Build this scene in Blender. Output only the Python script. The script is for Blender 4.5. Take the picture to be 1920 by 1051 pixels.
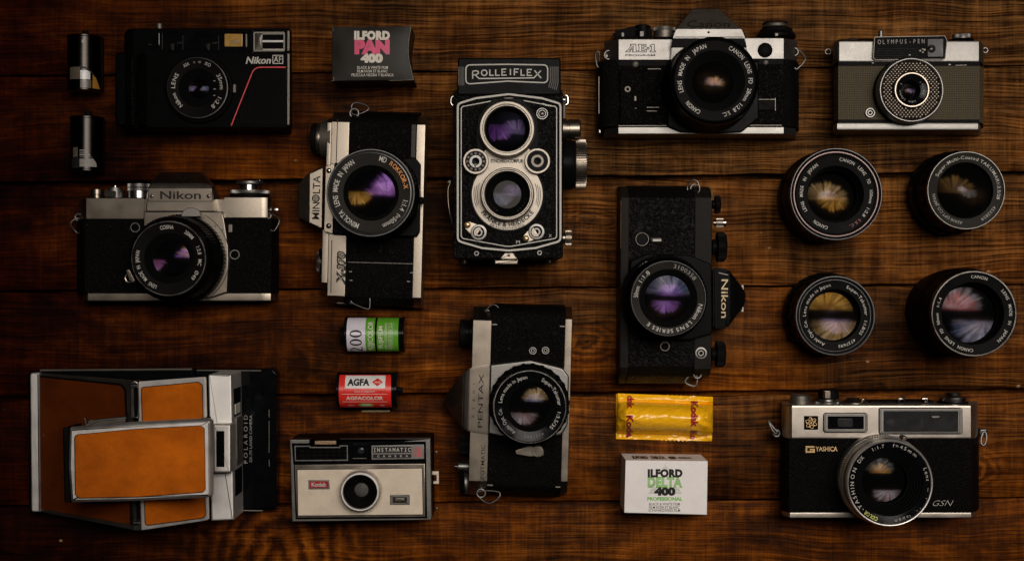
import bpy, bmesh, math, random
from math import sin, cos, pi, radians, atan2, sqrt, asin
from mathutils import Vector, Matrix, noise

random.seed(7)
SC = bpy.context.scene
COL = SC.collection
for _o in list(bpy.data.objects):
    bpy.data.objects.remove(_o, do_unlink=True)

# ---------------------------------------------------------------- camera, world, lamps, exposure
CAM_H = 950.0            # mm above the table
TABLE_W = 720.0          # mm of table across the frame
S0 = TABLE_W / 1920.0    # mm of table per photo pixel
cd = bpy.data.cameras.new('overhead_camera')
cd.sensor_width = 36.0
cd.lens = 36.0 * CAM_H / TABLE_W
cd.clip_start = 0.02
cd.clip_end = 50
cam = bpy.data.objects.new('overhead_camera', cd)
COL.objects.link(cam)
cam.location = (0, 0, CAM_H / 1000)
cam.rotation_euler = (0, 0, 0)
SC.camera = cam

w = bpy.data.worlds.new('World')
SC.world = w
w.use_nodes = True
w.node_tree.nodes['Background'].inputs[0].default_value = (1.0, 0.8, 0.6, 1)
w.node_tree.nodes['Background'].inputs[1].default_value = 0.004

SC.view_settings.view_transform = 'Standard'
SC.view_settings.look = 'None'
SC.view_settings.exposure = 0.0
SC.view_settings.gamma = 1.0
SC.view_settings.use_curve_mapping = False
SC.cycles.max_bounces = 8
SC.cycles.transparent_max_bounces = 12
SC.cycles.caustics_reflective = False
SC.cycles.caustics_refractive = False
SC.cycles.use_denoising = True
SC.cycles.denoising_input_passes = 'RGB_ALBEDO_NORMAL'


def umbrella_lamp(name, loc, aim, size, watts, colour, spread, rays):
    """An area lamp whose cloth is gathered in a fan of ribs, as a photo umbrella's is."""
    ld = bpy.data.lights.new(name, 'AREA')
    ld.shape = 'RECTANGLE'
    ld.size, ld.size_y = size
    ld.energy = watts
    ld.color = colour
    ld.spread = radians(spread)
    o = bpy.data.objects.new(name, ld)
    COL.objects.link(o)
    o.location = loc
    zax = (Vector(loc) - Vector(aim)).normalized()
    xax = (Vector((1, 0, 0)) - zax * zax.x).normalized()
    yax = zax.cross(xax)
    o.rotation_euler = Matrix((xax, yax, zax)).transposed().to_euler()
    if rays:
        ld.use_nodes = True
        nt = ld.node_tree
        nd, lk = nt.nodes, nt.links
        em = [n for n in nd if n.type == 'EMISSION'][0]
        geo = nd.new('ShaderNodeNewGeometry')
        sep = nd.new('ShaderNodeSeparateXYZ')
        lk.new(geo.outputs['Parametric'], sep.inputs[0])

        def mth(op, a, b=None, c=None):
            n = nd.new('ShaderNodeMath')
            n.operation = op
            for i, v in enumerate((a, b, c)):
                if v is None:
                    continue
                if isinstance(v, (int, float)):
                    n.inputs[i].default_value = v
                else:
                    lk.new(v, n.inputs[i])
            return n.outputs[0]
        x = mth('MULTIPLY', mth('SUBTRACT', sep.outputs[0], 0.5), rays['xs'] * size[0] / size[1])
        y = mth('SUBTRACT', sep.outputs[1], rays['cy'])
        r = mth('SQRT', mth('ADD', mth('MULTIPLY', x, x), mth('MULTIPLY', y, y)))
        th = mth('ARCTAN2', x, y)
        nz = nd.new('ShaderNodeTexNoise')
        nz.noise_dimensions = '1D'
        nz.inputs['Scale'].default_value = rays['n']
        nz.inputs['Detail'].default_value = 3
        lk.new(th, nz.inputs['W'])
        ray = nd.new('ShaderNodeMapRange')
        ray.inputs[1].default_value = 0.36
        ray.inputs[2].default_value = 0.62
        ray.inputs[3].default_value = 0.08
        ray.inputs[4].default_value = 1.9
        lk.new(nz.outputs[0], ray.inputs[0])
        # the outer hem follows the ribs
        hem = mth('MULTIPLY_ADD', nz.outputs[0], 0.55, rays['r'])
        edge = nd.new('ShaderNodeMapRange')
        edge.inputs[1].default_value = 0.0
        edge.inputs[2].default_value = 0.10
        lk.new(mth('SUBTRACT', hem, r), edge.inputs[0])
        low = nd.new('ShaderNodeMapRange')
        low.inputs[1].default_value = -0.02
        low.inputs[2].default_value = 0.05
        lk.new(y, low.inputs[0])
        s = mth('MULTIPLY', mth('MULTIPLY', ray.outputs[0], edge.outputs[0]), low.outputs[0])
        lk.new(s, em.inputs['Strength'])
    return o


umbrella_lamp('umbrella_lamp', (0.34, 0.32, 1.16), (0.13, 0.01, 0.0), (1.50, 0.60), 4.4, (1.0, 0.92, 0.85), 62,
              dict(cy=0.06, n=7.0, r=0.55, xs=0.72))

# ---------------------------------------------------------------- from photo pixels to millimetres
VX, VY, VS = 0.0, 0.0, 1.0
ROT, PVX, PVY = 0.0, 0.0, 0.0


def view(x0, y0, s, rot=0.0, pv=(0, 0)):
    """All later coordinates are in a magnified crop of the photograph: crop origin, magnification, tilt of the thing."""
    global VX, VY, VS, ROT, PVX, PVY
    VX, VY, VS, ROT = x0, y0, s, radians(rot)
    PVX, PVY = pv


def K(z):
    return S0 * (1 - z / CAM_H)


def R(v, z):
    return v / VS * K(z)


def P(x, y, z):
    if ROT:
        dx, dy = x - PVX, y - PVY
        x, y = PVX + dx * cos(ROT) - dy * sin(ROT), PVY + dx * sin(ROT) + dy * cos(ROT)
    px, py = VX + x / VS, VY + y / VS
    return Vector(((px - 960) * K(z), -(py - 525.5) * K(z), z))


def onplane(A, B, C, lift=0.0):
    """height, at each photo point, of the tilted plane through three (x, y, z)"""
    a, b, c = P(*A), P(*B), P(*C)
    n = (b - a).cross(c - a)
    o = Vector((0, 0, CAM_H))

    def f(x, y):
        d = P(x, y, 0) - o
        t = (a - o).dot(n) / d.dot(n)
        return (o + d * t).z + lift
    return f


# ---------------------------------------------------------------- polygons (view coordinates)
def arc(cx, cy, r, a0, a1, n=12):
    """angles clockwise from straight up"""
    return [(cx + r * sin(radians(a0 + (a1 - a0) * i / n)), cy - r * cos(radians(a0 + (a1 - a0) * i / n))) for i in range(n + 1)]


def circle(cx, cy, r, n=48):
    return [(cx + r * sin(2 * pi * i / n), cy - r * cos(2 * pi * i / n)) for i in range(n)]


def fillet(pts, rad, n=5):
    out = []
    m = len(pts)
    for i, p in enumerate(pts):
        r = rad[i] if isinstance(rad, (list, tuple)) else rad
        if r <= 0:
            out.append(p)
            continue
        p = Vector(p)
        a = Vector(pts[i - 1]) - p
        b = Vector(pts[(i + 1) % m]) - p
        la, lb = a.length, b.length
        a.normalize(); b.normalize()
        ang = a.angle(b)
        if ang > pi - 0.05:
            out.append(tuple(p))
            continue
        d = min(r / math.tan(ang / 2), la * 0.48, lb * 0.48)
        s, e = p + a * d, p + b * d
        for k in range(n + 1):
            t = k / n
            q = (1 - t) ** 2 * s + 2 * t * (1 - t) * p + t * t * e
            out.append((q.x, q.y))
    return out


def rr(x0, y0, x1, y1, r, n=5):
    return fillet([(x0, y0), (x1, y0), (x1, y1), (x0, y1)], r, n) if r > 0 else [(x0, y0), (x1, y0), (x1, y1), (x0, y1)]


def inset(pts, d):
    """pts: 2D Vectors, counter-clockwise; moves the outline inwards by d"""
    n = len(pts)
    out = []
    for i in range(n):
        p0, p1, p2 = pts[i - 1], pts[i], pts[(i + 1) % n]
        e1, e2 = (p1 - p0), (p2 - p1)
        if e1.length < 1e-7:
            e1 = e2
        if e2.length < 1e-7:
            e2 = e1
        e1 = e1.normalized(); e2 = e2.normalized()
        n1, n2 = Vector((-e1.y, e1.x)), Vector((-e2.y, e2.x))
        m = n1 + n2
        if m.length < 1e-5:
            m = n1.copy()
        m.normalize()
        c = max(m.dot(n1), 0.35)
        out.append(p1 + m * (d / c))
    return out


def ccw(pts):
    a = sum(pts[i - 1].x * pts[i].y - pts[i].x * pts[i - 1].y for i in range(len(pts)))
    return pts if a > 0 else pts[::-1]


# ---------------------------------------------------------------- glyphs of the built-in font
GLY = {}


def glyph(ch, bold):
    key = (ch, round(bold, 3))
    if key in GLY:
        return GLY[key]
    cu = bpy.data.curves.new('glyph_source', 'FONT')
    cu.size = 1.0
    cu.resolution_u = 3
    cu.offset = bold
    ob = bpy.data.objects.new('glyph_source', cu)
    COL.objects.link(ob)

    def run(s):
        cu.body = s
        dg = bpy.context.evaluated_depsgraph_get()
        dg.update()
        ev = ob.evaluated_get(dg)
        me = ev.to_mesh()
        vs = [(v.co.x, v.co.y) for v in me.vertices]
        fs = [tuple(p.vertices) for p in me.polygons]
        ev.to_mesh_clear()
        return vs, fs
    if 'cap' not in GLY:
        cu.offset = 0
        hv, _ = run('H')
        GLY['cap'] = max(v[1] for v in hv) - min(v[1] for v in hv)
        cu.offset = bold
    cap = GLY['cap']
    if ch == ' ':
        res = ([], [], 0.38)
    else:
        v1, f1 = run(ch)
        v2, _ = run(ch + ch)
        adv = (max(v[0] for v in v2) - max(v[0] for v in v1)) / cap
        x0 = min(v[0] for v in v1)
        res = ([((x) / cap, y / cap) for x, y in v1], f1, adv)
    bpy.data.objects.remove(ob, do_unlink=True)
    bpy.data.curves.remove(cu)
    GLY[key] = res
    return res


# ---------------------------------------------------------------- mesh builder
class M:
    def __init__(s, smooth=32, flat=False):
        s.bm = bmesh.new()
        s.flat = flat
        s.smooth = smooth
        s.mi = 0

    def V(s, co):
        return s.bm.verts.new(co)

    def F(s, vs):
        try:
            f = s.bm.faces.new(vs)
            f.material_index = s.mi
            return f
        except ValueError:
            return None

    def rings(s, rings, closed=True, cap0=True, cap1=True):
        vs = [[s.V(c) for c in r] for r in rings]
        n = len(vs[0])
        for a, b in zip(vs, vs[1:]):
            for i in range(n if closed else n - 1):
                j = (i + 1) % n
                s.F([a[i], a[j], b[j], b[i]])
        if cap0:
            s.F(vs[0][::-1])
        if cap1:
            s.F(vs[-1])
        return vs

    # upright block with the given outline (seen outline at height z1), rounded upper edge
    def prism(s, pts, z0, z1, bev=0.4, seg=3, zr=None, prof=None):
        zr = z1 if zr is None else zr
        w = ccw([P(x, y, zr).to_2d() for x, y in pts])
        if prof is None:
            prof = [(0, z0)]
            if bev > 0:
                for k in range(seg + 1):
                    a = pi / 2 * k / seg
                    prof.append((bev * (1 - cos(a)), z1 - bev + bev * sin(a)))
            else:
                prof.append((0, z1))
        out = []
        for d, z in prof:
            q = inset(w, d) if d else w
            out.append([Vector((p.x, p.y, z)) for p in q])
        s.rings(out)
        return s

    # bar: section (view coordinate, z) swept along the other axis from b0 to b1
    def ext(s, prof, b0, b1, axis='x', ch=0.5, zr=None):
        zt = max(z for _, z in prof) if zr is None else zr
        if axis == 'x':
            A = [(P(a, (b0 + b1) / 2, z)) for a, z in prof]
            lo, hi = P(prof[0][0], b0, zt), P(prof[0][0], b1, zt)
            sec = [Vector((p.x, p.z)) for p in A]
            d0, d1 = lo.y, hi.y
        else:
            A = [(P((b0 + b1) / 2, a, z)) for a, z in prof]
            lo, hi = P(b0, prof[0][0], zt), P(b1, prof[0][0], zt)
            sec = [Vector((p.y, p.z)) for p in A]
            d0, d1 = lo.x, hi.x
        sec = ccw(sec)
        ins = inset(sec, ch)
        sg = 1 if d1 > d0 else -1
        seq = [(d0, ins), (d0 + sg * ch * 0.3, inset(sec, ch * 0.3)), (d0 + sg * ch, sec), (d1 - sg * ch, sec), (d1 - sg * ch * 0.3, inset(sec, ch * 0.3)), (d1, ins)]
        c0 = P((b0 + b1) / 2, PVY, zt) if axis != 'x' else None
        out = []
        for d, q in seq:
            if axis == 'x':
                out.append([Vector((p.x, d, p.y)) for p in q])
            else:
                out.append([Vector((d, p.x, p.y)) for p in q])
        if ROT:
            # the thing is tilted on the table: turn the bar about its own middle
            if axis == 'x':
                m = P((prof[0][0] + prof[-1][0]) / 2, (b0 + b1) / 2, zt)
            else:
                m = P((b0 + b1) / 2, (prof[0][0] + prof[-1][0]) / 2, zt)
            allv = [v for r in out for v in r]
            cx = (min(v.x for v in allv) + max(v.x for v in allv)) / 2
            cy = (min(v.y for v in allv) + max(v.y for v in allv)) / 2
            ca, sa = cos(-ROT), sin(-ROT)
            for r in out:
                for v in r:
                    dx, dy = v.x - cx, v.y - cy
                    v.x, v.y = m.x + dx * ca - dy * sa, m.y + dx * sa + dy * ca
        s.rings(out)
        return s

    # turned shape on an upright axis
    def lathe(s, cx, cy, prof, zc=None, seg=72, teeth=0, depth=0.0, trange=None, cap0=False, cap1=False, duty=0.5):
        """prof: (radius in view units as seen at zc, z)"""
        zc = max(z for _, z in prof) if zc is None else zc
        c = P(cx, cy, zc)
        if teeth:
            seg = teeth * 4
        out = []
        for i, (r, z) in enumerate(prof):
            rm = R(r, zc)
            ring = []
            for k in range(seg):
                q = rm
                if teeth and (trange is None or trange[0] <= i <= trange[1]) and k % 4 >= 2:
                    q = rm - depth
                a = 2 * pi * k / seg
                ring.append(Vector((c.x + q * cos(a), c.y + q * sin(a), z)))
            out.append(ring)
        s.rings(out, cap0=cap0, cap1=cap1)
        return s

    def disc(s, cx, cy, r, z0, z1, bev=0.3, seg=40):
        return s.prism(circle(cx, cy, r, seg), z0, z1, bev)

    # turned shape on a lying axis from A to B (view points, both at height z); prof: (0..1 along, radius in view units)
    def roller(s, A, B, z, prof, seg=32, teeth=0, depth=0.0, trange=None):
        a, b = P(A[0], A[1], z), P(B[0], B[1], z)
        d = b - a
        u = d.normalized()
        side = Vector((-u.y, u.x, 0))
        up = Vector((0, 0, 1))
        if teeth:
            seg = teeth * 4
        out = []
        for i, (t, r) in enumerate(prof):
            rm = R(r, z)
            c = a + d * t
            ring = []
            for k in range(seg):
                q = rm
                if teeth and trange[0] <= i <= trange[1] and k % 4 >= 2:
                    q -= depth
                an = 2 * pi * k / seg
                ring.append(c + side * (q * cos(an)) + up * (q * sin(an)))
            out.append(ring)
        s.rings(out)
        return s

    def tube(s, pts, r, closed=False, seg=8, smooth=0):
        """pts: (x, y, z) in view units; r in mm"""
        p = [P(*q) for q in pts]
        for _ in range(smooth):
            q = []
            n = len(p)
            for i in range(n if closed else n - 1):
                a, b = p[i], p[(i + 1) % n]
                q += [a * 0.75 + b * 0.25, a * 0.25 + b * 0.75]
            if not closed:
                q = [p[0]] + q + [p[-1]]
            p = q
        n = len(p)
        rings = []
        ref = None
        for i in range(n):
            if closed:
                t = (p[(i + 1) % n] - p[i - 1])
            else:
                t = p[min(i + 1, n - 1)] - p[max(i - 1, 0)]
            t.normalize()
            if ref is None:
                ref = Vector((0, 0, 1)) if abs(t.z) < 0.9 else Vector((1, 0, 0))
            nrm = (ref - t * ref.dot(t)).normalized()
            ref = nrm
            bn = t.cross(nrm)
            rings.append([p[i] + nrm * (r * cos(2 * pi * k / seg)) + bn * (r * sin(2 * pi * k / seg)) for k in range(seg)])
        if closed:
            vs = [[s.V(c) for c in q] for q in rings]
            for i in range(n):
                a, b = vs[i], vs[(i + 1) % n]
                for k in range(seg):
                    s.F([a[k], a[(k + 1) % seg], b[(k + 1) % seg], b[k]])
        else:
            s.rings(rings)
        return s

    # flat strip of given width (view units) along a line, raised by h
    def ribbon(s, pts, wd, z, closed=False, h=0.0):
        zf = z if callable(z) else (lambda x, y: z)
        n = len(pts)
        L, Rr = [], []
        for i in range(n):
            p = Vector(pts[i])
            a = Vector(pts[i - 1]) if (closed or i > 0) else None
            b = Vector(pts[(i + 1) % n]) if (closed or i < n - 1) else None
            e1 = (p - a).normalized() if a is not None else None
            e2 = (b - p).normalized() if b is not None else None
            e1 = e1 or e2
            e2 = e2 or e1
            m = Vector((-e1.y - e2.y, e1.x + e2.x))
            if m.length < 1e-5:
                m = Vector((-e1.y, e1.x))
            m.normalize()
            c = max(m.dot(Vector((-e1.y, e1.x))), 0.4)
            L.append(p + m * (wd / 2 / c))
            Rr.append(p - m * (wd / 2 / c))
        vl = [s.V(P(q.x, q.y, zf(q.x, q.y))) for q in L]
        vr = [s.V(P(q.x, q.y, zf(q.x, q.y))) for q in Rr]
        for i in range(n if closed else n - 1):
            j = (i + 1) % n
            s.F([vl[i], vl[j], vr[j], vr[i]])
        if h:
            bl = [s.V(v.co - Vector((0, 0, h))) for v in vl]
            br = [s.V(v.co - Vector((0, 0, h))) for v in vr]
            for i in range(n if closed else n - 1):
                j = (i + 1) % n
                s.F([vl[j], vl[i], bl[i], bl[j]])
                s.F([vr[i], vr[j], br[j], br[i]])
            if not closed:
                s.F([vl[0], vr[0], br[0], bl[0]])
                s.F([vl[-1], bl[-1], br[-1], vr[-1]])
        return s

    def patch(s, pts, z):
        zf = z if callable(z) else (lambda x, y: z)
        s.F([s.V(P(x, y, zf(x, y))) for x, y in pts])
        return s

    def hull(s, pts, bev=0.5, seg=2, rel=False):
        vs = [s.V(p if rel else P(*p)) for p in pts]
        r = bmesh.ops.convex_hull(s.bm, input=vs)
        dead = [g for g in r['geom_interior'] if isinstance(g, bmesh.types.BMVert)] + [g for g in r['geom_unused'] if isinstance(g, bmesh.types.BMVert)]
        if dead:
            bmesh.ops.delete(s.bm, geom=list(set(dead)), context='VERTS')
        vs = [v for v in vs if v.is_valid]
        fs = list({f for v in vs for f in v.link_faces})
        for f in fs:
            f.material_index = s.mi
        es = list({e for f in fs for e in f.edges})
        bmesh.ops.dissolve_limit(s.bm, angle_limit=radians(2), verts=vs, edges=es)
        vs = [v for v in vs if v.is_valid]
        if bev:
            es = [e for e in {e for v in vs for e in v.link_edges} if len(e.link_faces) == 2 and e.calc_face_angle(0) > radians(12)]
            if es:
                bmesh.ops.bevel(s.bm, geom=es, offset=bev, segments=seg, affect='EDGES', clamp_overlap=True)
        return s

    def dome(s, cx, cy, r, zc, zedge, rc, nr=14, na=48):
        """spherical cap; r in view units seen at zc, edge at zedge; rc mm: >0 bulges up, <0 hollow"""
        c = P(cx, cy, zc)
        rm = R(r, zc)
        rc_ = abs(rc) if abs(rc) > rm * 1.02 else rm * 1.02
        h = rc_ - sqrt(rc_ * rc_ - rm * rm)
        sg = 1 if rc > 0 else -1
        rings = []
        for i in range(nr + 1):
            q = rm * (1 - i / nr)
            q = max(q, 1e-3)
            z = zedge + sg * (h - (rc_ - sqrt(rc_ * rc_ - q * q)))
            rings.append([Vector((c.x + q * cos(2 * pi * k / na), c.y + q * sin(2 * pi * k / na), z)) for k in range(na)])
        s.rings(rings, cap0=False, cap1=True)
        return s

    # ---- lettering
    def _put(s, verts, faces, tf, cuts=None):
        if not verts:
            return
        if not cuts:
            vs = [s.V(tf(x, y)) for x, y in verts]
            for f in faces:
                s.F([vs[i] for i in f])
            return
        t = bmesh.new()
        tv = [t.verts.new((x, y, 0)) for x, y in verts]
        for f in faces:
            try:
                t.faces.new([tv[i] for i in f])
            except ValueError:
                pass
        for nx, ny, step in cuts:
            ds = [v.co.x * nx + v.co.y * ny for v in t.verts]
            k = math.floor(min(ds) / step) + 1
            while k * step < max(ds):
                g = list(t.verts) + list(t.edges) + list(t.faces)
                bmesh.ops.bisect_plane(t, geom=g, plane_co=Vector((nx, ny, 0)) * (k * step), plane_no=(nx, ny, 0), dist=1e-6)
                k += 1
        t.verts.index_update()
        vs = [s.V(tf(v.co.x, v.co.y)) for v in t.verts]
        for f in t.faces:
            s.F([vs[v.index] for v in f.verts])
        t.free()

    def text(s, st, cx, cy, z, h, ang=0, wd=None, bold=0.0, shear=0.0, xs=1.0, track=0.0, align='c', mapf=None, cuts=None):
        """cap height h; wd: whole width to fit; ang: degrees clockwise in the picture"""
        zf = z if callable(z) else (lambda x, y: z)
        pen, items = 0.0, []
        lo, hi = 1e9, -1e9
        for ch in st:
            v, f, adv = glyph(ch, bold)
            if v:
                lo = min(lo, pen + min(q[0] for q in v)); hi = max(hi, pen + max(q[0] for q in v))
            items.append((pen, v, f))
            pen += adv + track
        if wd:
            xs = wd / ((hi - lo) * h)
        mid = (lo + hi) / 2
        if align == 'l':
            mid = lo
        ca, sa = cos(radians(ang)), sin(radians(ang))

        def tf2(x, y):
            u, v = x, y
            vx = cx + u * ca + v * sa
            vy = cy + u * sa - v * ca
            if mapf:
                return mapf(vx, vy)
            return P(vx, vy, zf(vx, vy))
        for p0, v, f in items:
            vv = [((p0 + x + y * shear - mid) * h * xs, (y - 0.5) * h) for x, y in v]
            s._put(vv, f, tf2, cuts)
        return s

    def atext(s, st, cx, cy, r, a0, a1, z, h, bold=0.0, xs=None, inward=False, shear=0.0):
        """letters on a circle of radius r (middle of the caps) from angle a0 to a1, clockwise from up"""
        zf = z if callable(z) else (lambda q: z)
        adv = [glyph(c, bold)[2] for c in st]
        tot = sum(adv)
        span = radians(a1 - a0) * (-1 if inward else 1) * r
        k = span / (tot * h)          # room per unit advance
        gx = xs if xs else max(0.7, min(1.15, k * 0.95))
        pen = 0.0
        for ch, ad in zip(st, adv):
            v, f, _ = glyph(ch, bold)
            t = (pen + ad / 2) * h * k
            pen += ad
            if not v:
                continue
            an = radians(a0) + (t / r) * (-1 if inward else 1)
            x0, x1 = min(q[0] for q in v), max(q[0] for q in v)
            xm = (x0 + x1) / 2
            er = Vector((sin(an), -cos(an)))
            et = Vector((cos(an), sin(an)))
            if inward:
                up, rt = -er, -et
            else:
                up, rt = er, et
            base = Vector((cx, cy)) + er * r

            def tf(x, y, base=base, up=up, rt=rt):
                q = base + rt * ((x - xm + y * shear - 0.5 * shear) * h * gx) + up * ((y - 0.5) * h)
                rr_ = (q - Vector((cx, cy))).length
                return P(q.x, q.y, zf(rr_))
            s._put(v, f, tf)
        return s


# ---------------------------------------------------------------- things and parts
class CTX:
    root = None
    loc = Vector((0, 0, 0))


def thing(name, label, cat, x, y, group=None):
    o = bpy.data.objects.new(name, None)
    COL.objects.link(o)
    o.empty_display_size = 0.02
    p = P(x, y, 0)
    o.location = p * 0.001
    o['label'] = label
    o['category'] = cat
    if group:
        o['group'] = group
    CTX.root, CTX.loc = o, p
    return o


def finish(name, b, mats, loc):
    bm = b.bm
    if not b.flat:
        bmesh.ops.recalc_face_normals(bm, faces=bm.faces)
    else:
        bm.normal_update()
        dn = [f for f in bm.faces if f.normal.z < 0]
        if dn:
            bmesh.ops.reverse_faces(bm, faces=dn)
    me = bpy.data.meshes.new(name)
    for v in bm.verts:
        v.co = (v.co - loc) * 0.001
    bm.to_mesh(me)
    bm.free()
    for m in (mats if isinstance(mats, (list, tuple)) else [mats]):
        me.materials.append(MAT[m] if isinstance(m, str) else m)
    if not b.flat:
        for p in me.polygons:
            p.use_smooth = True
        me.set_sharp_from_angle(angle=radians(b.smooth))
    return me


def pieces(name, b, mats, parent=None):
    """every separate piece of the mesh becomes a part of its own"""
    bm = b.bm
    left = set(bm.verts)
    made = []
    while left:
        st = [left.pop()]
        isl = set(st)
        while st:
            v = st.pop()
            for e in v.link_edges:
                q = e.other_vert(v)
                if q in left:
                    left.discard(q); isl.add(q); st.append(q)
        c = M(smooth=b.smooth, flat=b.flat)
        mp = {v: c.V(v.co) for v in isl}
        for f in {f for v in isl for f in v.link_faces}:
            c.mi = f.material_index
            c.F([mp[v] for v in f.verts])
        made.append(part(name, c, mats, parent))
    bm.free()
    return made


def part(name, b, mats, parent=None, label=None):
    me = finish(name, b, mats, CTX.loc)
    o = bpy.data.objects.new(name, me)
    COL.objects.link(o)
    o.parent = parent if parent is not None else CTX.root
    if not b.flat:
        wn = o.modifiers.new('weighted_normals', 'WEIGHTED_NORMAL')
        wn.keep_sharp = True
    if label:
        o['label'] = label
    return o
# ---------------------------------------------------------------- materials
COATS = {}
MAT = {}


class NT:
    def __init__(s, name):
        s.m = bpy.data.materials.new(name)
        s.m.use_nodes = True
        s.nt = s.m.node_tree
        s.nd, s.lk = s.nt.nodes, s.nt.links
        s.bs = s.nd['Principled BSDF']
        s.out = s.nd['Material Output']
        MAT[name] = s.m

    def n(s, t, **kw):
        x = s.nd.new(t)
        for k, v in kw.items():
            setattr(x, k, v)
        return x

    def L(s, a, b):
        s.lk.new(a, b)

    def put(s, sock, v):
        if isinstance(v, (int, float, tuple, list)):
            sock.default_value = v
        else:
            s.L(v, sock)

    def co(s, scale=(1, 1, 1)):
        t = s.n('ShaderNodeTexCoord')
        mp = s.n('ShaderNodeMapping')
        mp.inputs['Scale'].default_value = scale
        s.L(t.outputs['Object'], mp.inputs[0])
        return mp.outputs[0]

    def noise(s, vec, scale, detail=4, rough=0.55, dist=0.0):
        x = s.n('ShaderNodeTexNoise')
        x.inputs['Scale'].default_value = scale
        x.inputs['Detail'].default_value = detail
        x.inputs['Roughness'].default_value = rough
        x.inputs['Distortion'].default_value = dist
        s.L(vec, x.inputs['Vector'])
        return x.outputs[0]

    def rng(s, v, a, b, c, d):
        x = s.n('ShaderNodeMapRange')
        for i, q in enumerate((a, b, c, d)):
            s.put(x.inputs[i + 1], q)
        s.L(v, x.inputs[0])
        return x.outputs[0]

    def math(s, op, a, b=0.0, c=None):
        x = s.n('ShaderNodeMath', operation=op)
        s.put(x.inputs[0], a)
        s.put(x.inputs[1], b)
        if c is not None:
            s.put(x.inputs[2], c)
        return x.outputs[0]

    def mix(s, f, a, b, mode='MIX'):
        x = s.n('ShaderNodeMix', data_type='RGBA', blend_type=mode)
        s.put(x.inputs[0], f)
        s.put(x.inputs[6], a if not isinstance(a, tuple) else (*a, 1)[:4])
        s.put(x.inputs[7], b if not isinstance(b, tuple) else (*b, 1)[:4])
        return x.outputs[2]

    def bump(s, h, strength, dist=0.001):
        x = s.n('ShaderNodeBump')
        x.inputs['Strength'].default_value = strength
        x.inputs['Distance'].default_value = dist
        s.L(h, x.inputs['Height'])
        s.L(x.outputs[0], s.bs.inputs['Normal'])

    def base(s, c):
        s.put(s.bs.inputs['Base Color'], c if not isinstance(c, tuple) else (*c, 1)[:4])

    def rough(s, r):
        s.put(s.bs.inputs['Roughness'], r)


def metal(name, col, rough, wear=0.25, grain=0.15, brushed=None, dirt=0.2):
    t = NT(name)
    t.bs.inputs['Metallic'].default_value = 1.0
    v = t.co((1, 1, 1))
    big = t.noise(v, 90, 5)
    fine = t.noise(t.co(brushed or (1, 1, 1)), 2600, 2)
    r = t.math('MULTIPLY_ADD', t.math('SUBTRACT', big, 0.5), wear, rough)
    r = t.math('MULTIPLY_ADD', t.math('SUBTRACT', fine, 0.5), grain, r)
    t.rough(r)
    d = t.rng(big, 0.3, 0.65, dirt, 0.0)
    t.base(t.mix(d, col, tuple(c * 0.35 for c in col)))
    t.bump(fine, 0.06, 0.0002)
    return t


def plain(name, col, rough, wear=0.15, var=0.25, scale=150, bump=0.05, spec=0.5, coat=0.0):
    t = NT(name)
    v = t.co()
    a = t.noise(v, scale, 5)
    f = t.noise(v, 2200, 2)
    t.base(t.mix(t.rng(a, 0.3, 0.7, 0, 1), tuple(c * (1 - var) for c in col), tuple(min(1, c * (1 + var)) for c in col)))
    t.rough(t.math('MULTIPLY_ADD', t.math('SUBTRACT', a, 0.5), wear * 2, rough))
    t.bs.inputs['Specular IOR Level'].default_value = spec
    t.bs.inputs['Coat Weight'].default_value = coat
    t.bs.inputs['Coat Roughness'].default_value = 0.12
    if bump:
        t.bump(f, bump, 0.0003)
    return t


def leather(name, col, scale, rough, strength, spec=0.5):
    t = NT(name)
    v = t.co()
    vo = t.n('ShaderNodeTexVoronoi', feature='F1')
    vo.inputs['Scale'].default_value = scale
    nz = t.noise(v, scale * 0.6, 2)
    wv = t.n('ShaderNodeVectorMath', operation='MULTIPLY_ADD')
    t.L(v, wv.inputs[0])
    wv.inputs[1].default_value = (1, 1, 1)
    cmb = t.n('ShaderNodeCombineXYZ')
    sc = t.math('MULTIPLY', nz, 0.8 / scale)
    t.L(sc, cmb.inputs[0]); t.L(sc, cmb.inputs[1])
    t.L(cmb.outputs[0], wv.inputs[2])
    t.L(wv.outputs[0], vo.inputs['Vector'])
    f = t.noise(v, 3000, 2)
    h = t.math('MULTIPLY_ADD', f, 0.25, t.math('SUBTRACT', 1.0, t.rng(vo.outputs['Distance'], 0.1, 0.75, 0, 1)))
    dv = t.n('ShaderNodeTexVoronoi', feature='F1')
    dv.inputs['Scale'].default_value = 210
    t.L(v, dv.inputs['Vector'])
    dust = t.math('MULTIPLY', t.rng(dv.outputs['Distance'], 0.05, 0.075, 0.8, 0.0), t.rng(t.noise(v, 45, 2), 0.5, 0.58, 0, 1))
    t.base(t.mix(dust, t.mix(t.noise(v, 60, 4), tuple(c * 0.7 for c in col), tuple(c * 1.35 for c in col)), (0.10, 0.09, 0.075)))
    t.rough(t.rng(t.noise(v, 120, 3), 0.3, 0.7, rough - 0.08, rough + 0.1))
    t.bs.inputs['Specular IOR Level'].default_value = spec
    t.bump(h, strength, 0.0006)
    return t


def coating(name, col, fac, rough=0.09, alt=None):
    COATS[name] = (col, fac, rough, alt)


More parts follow.
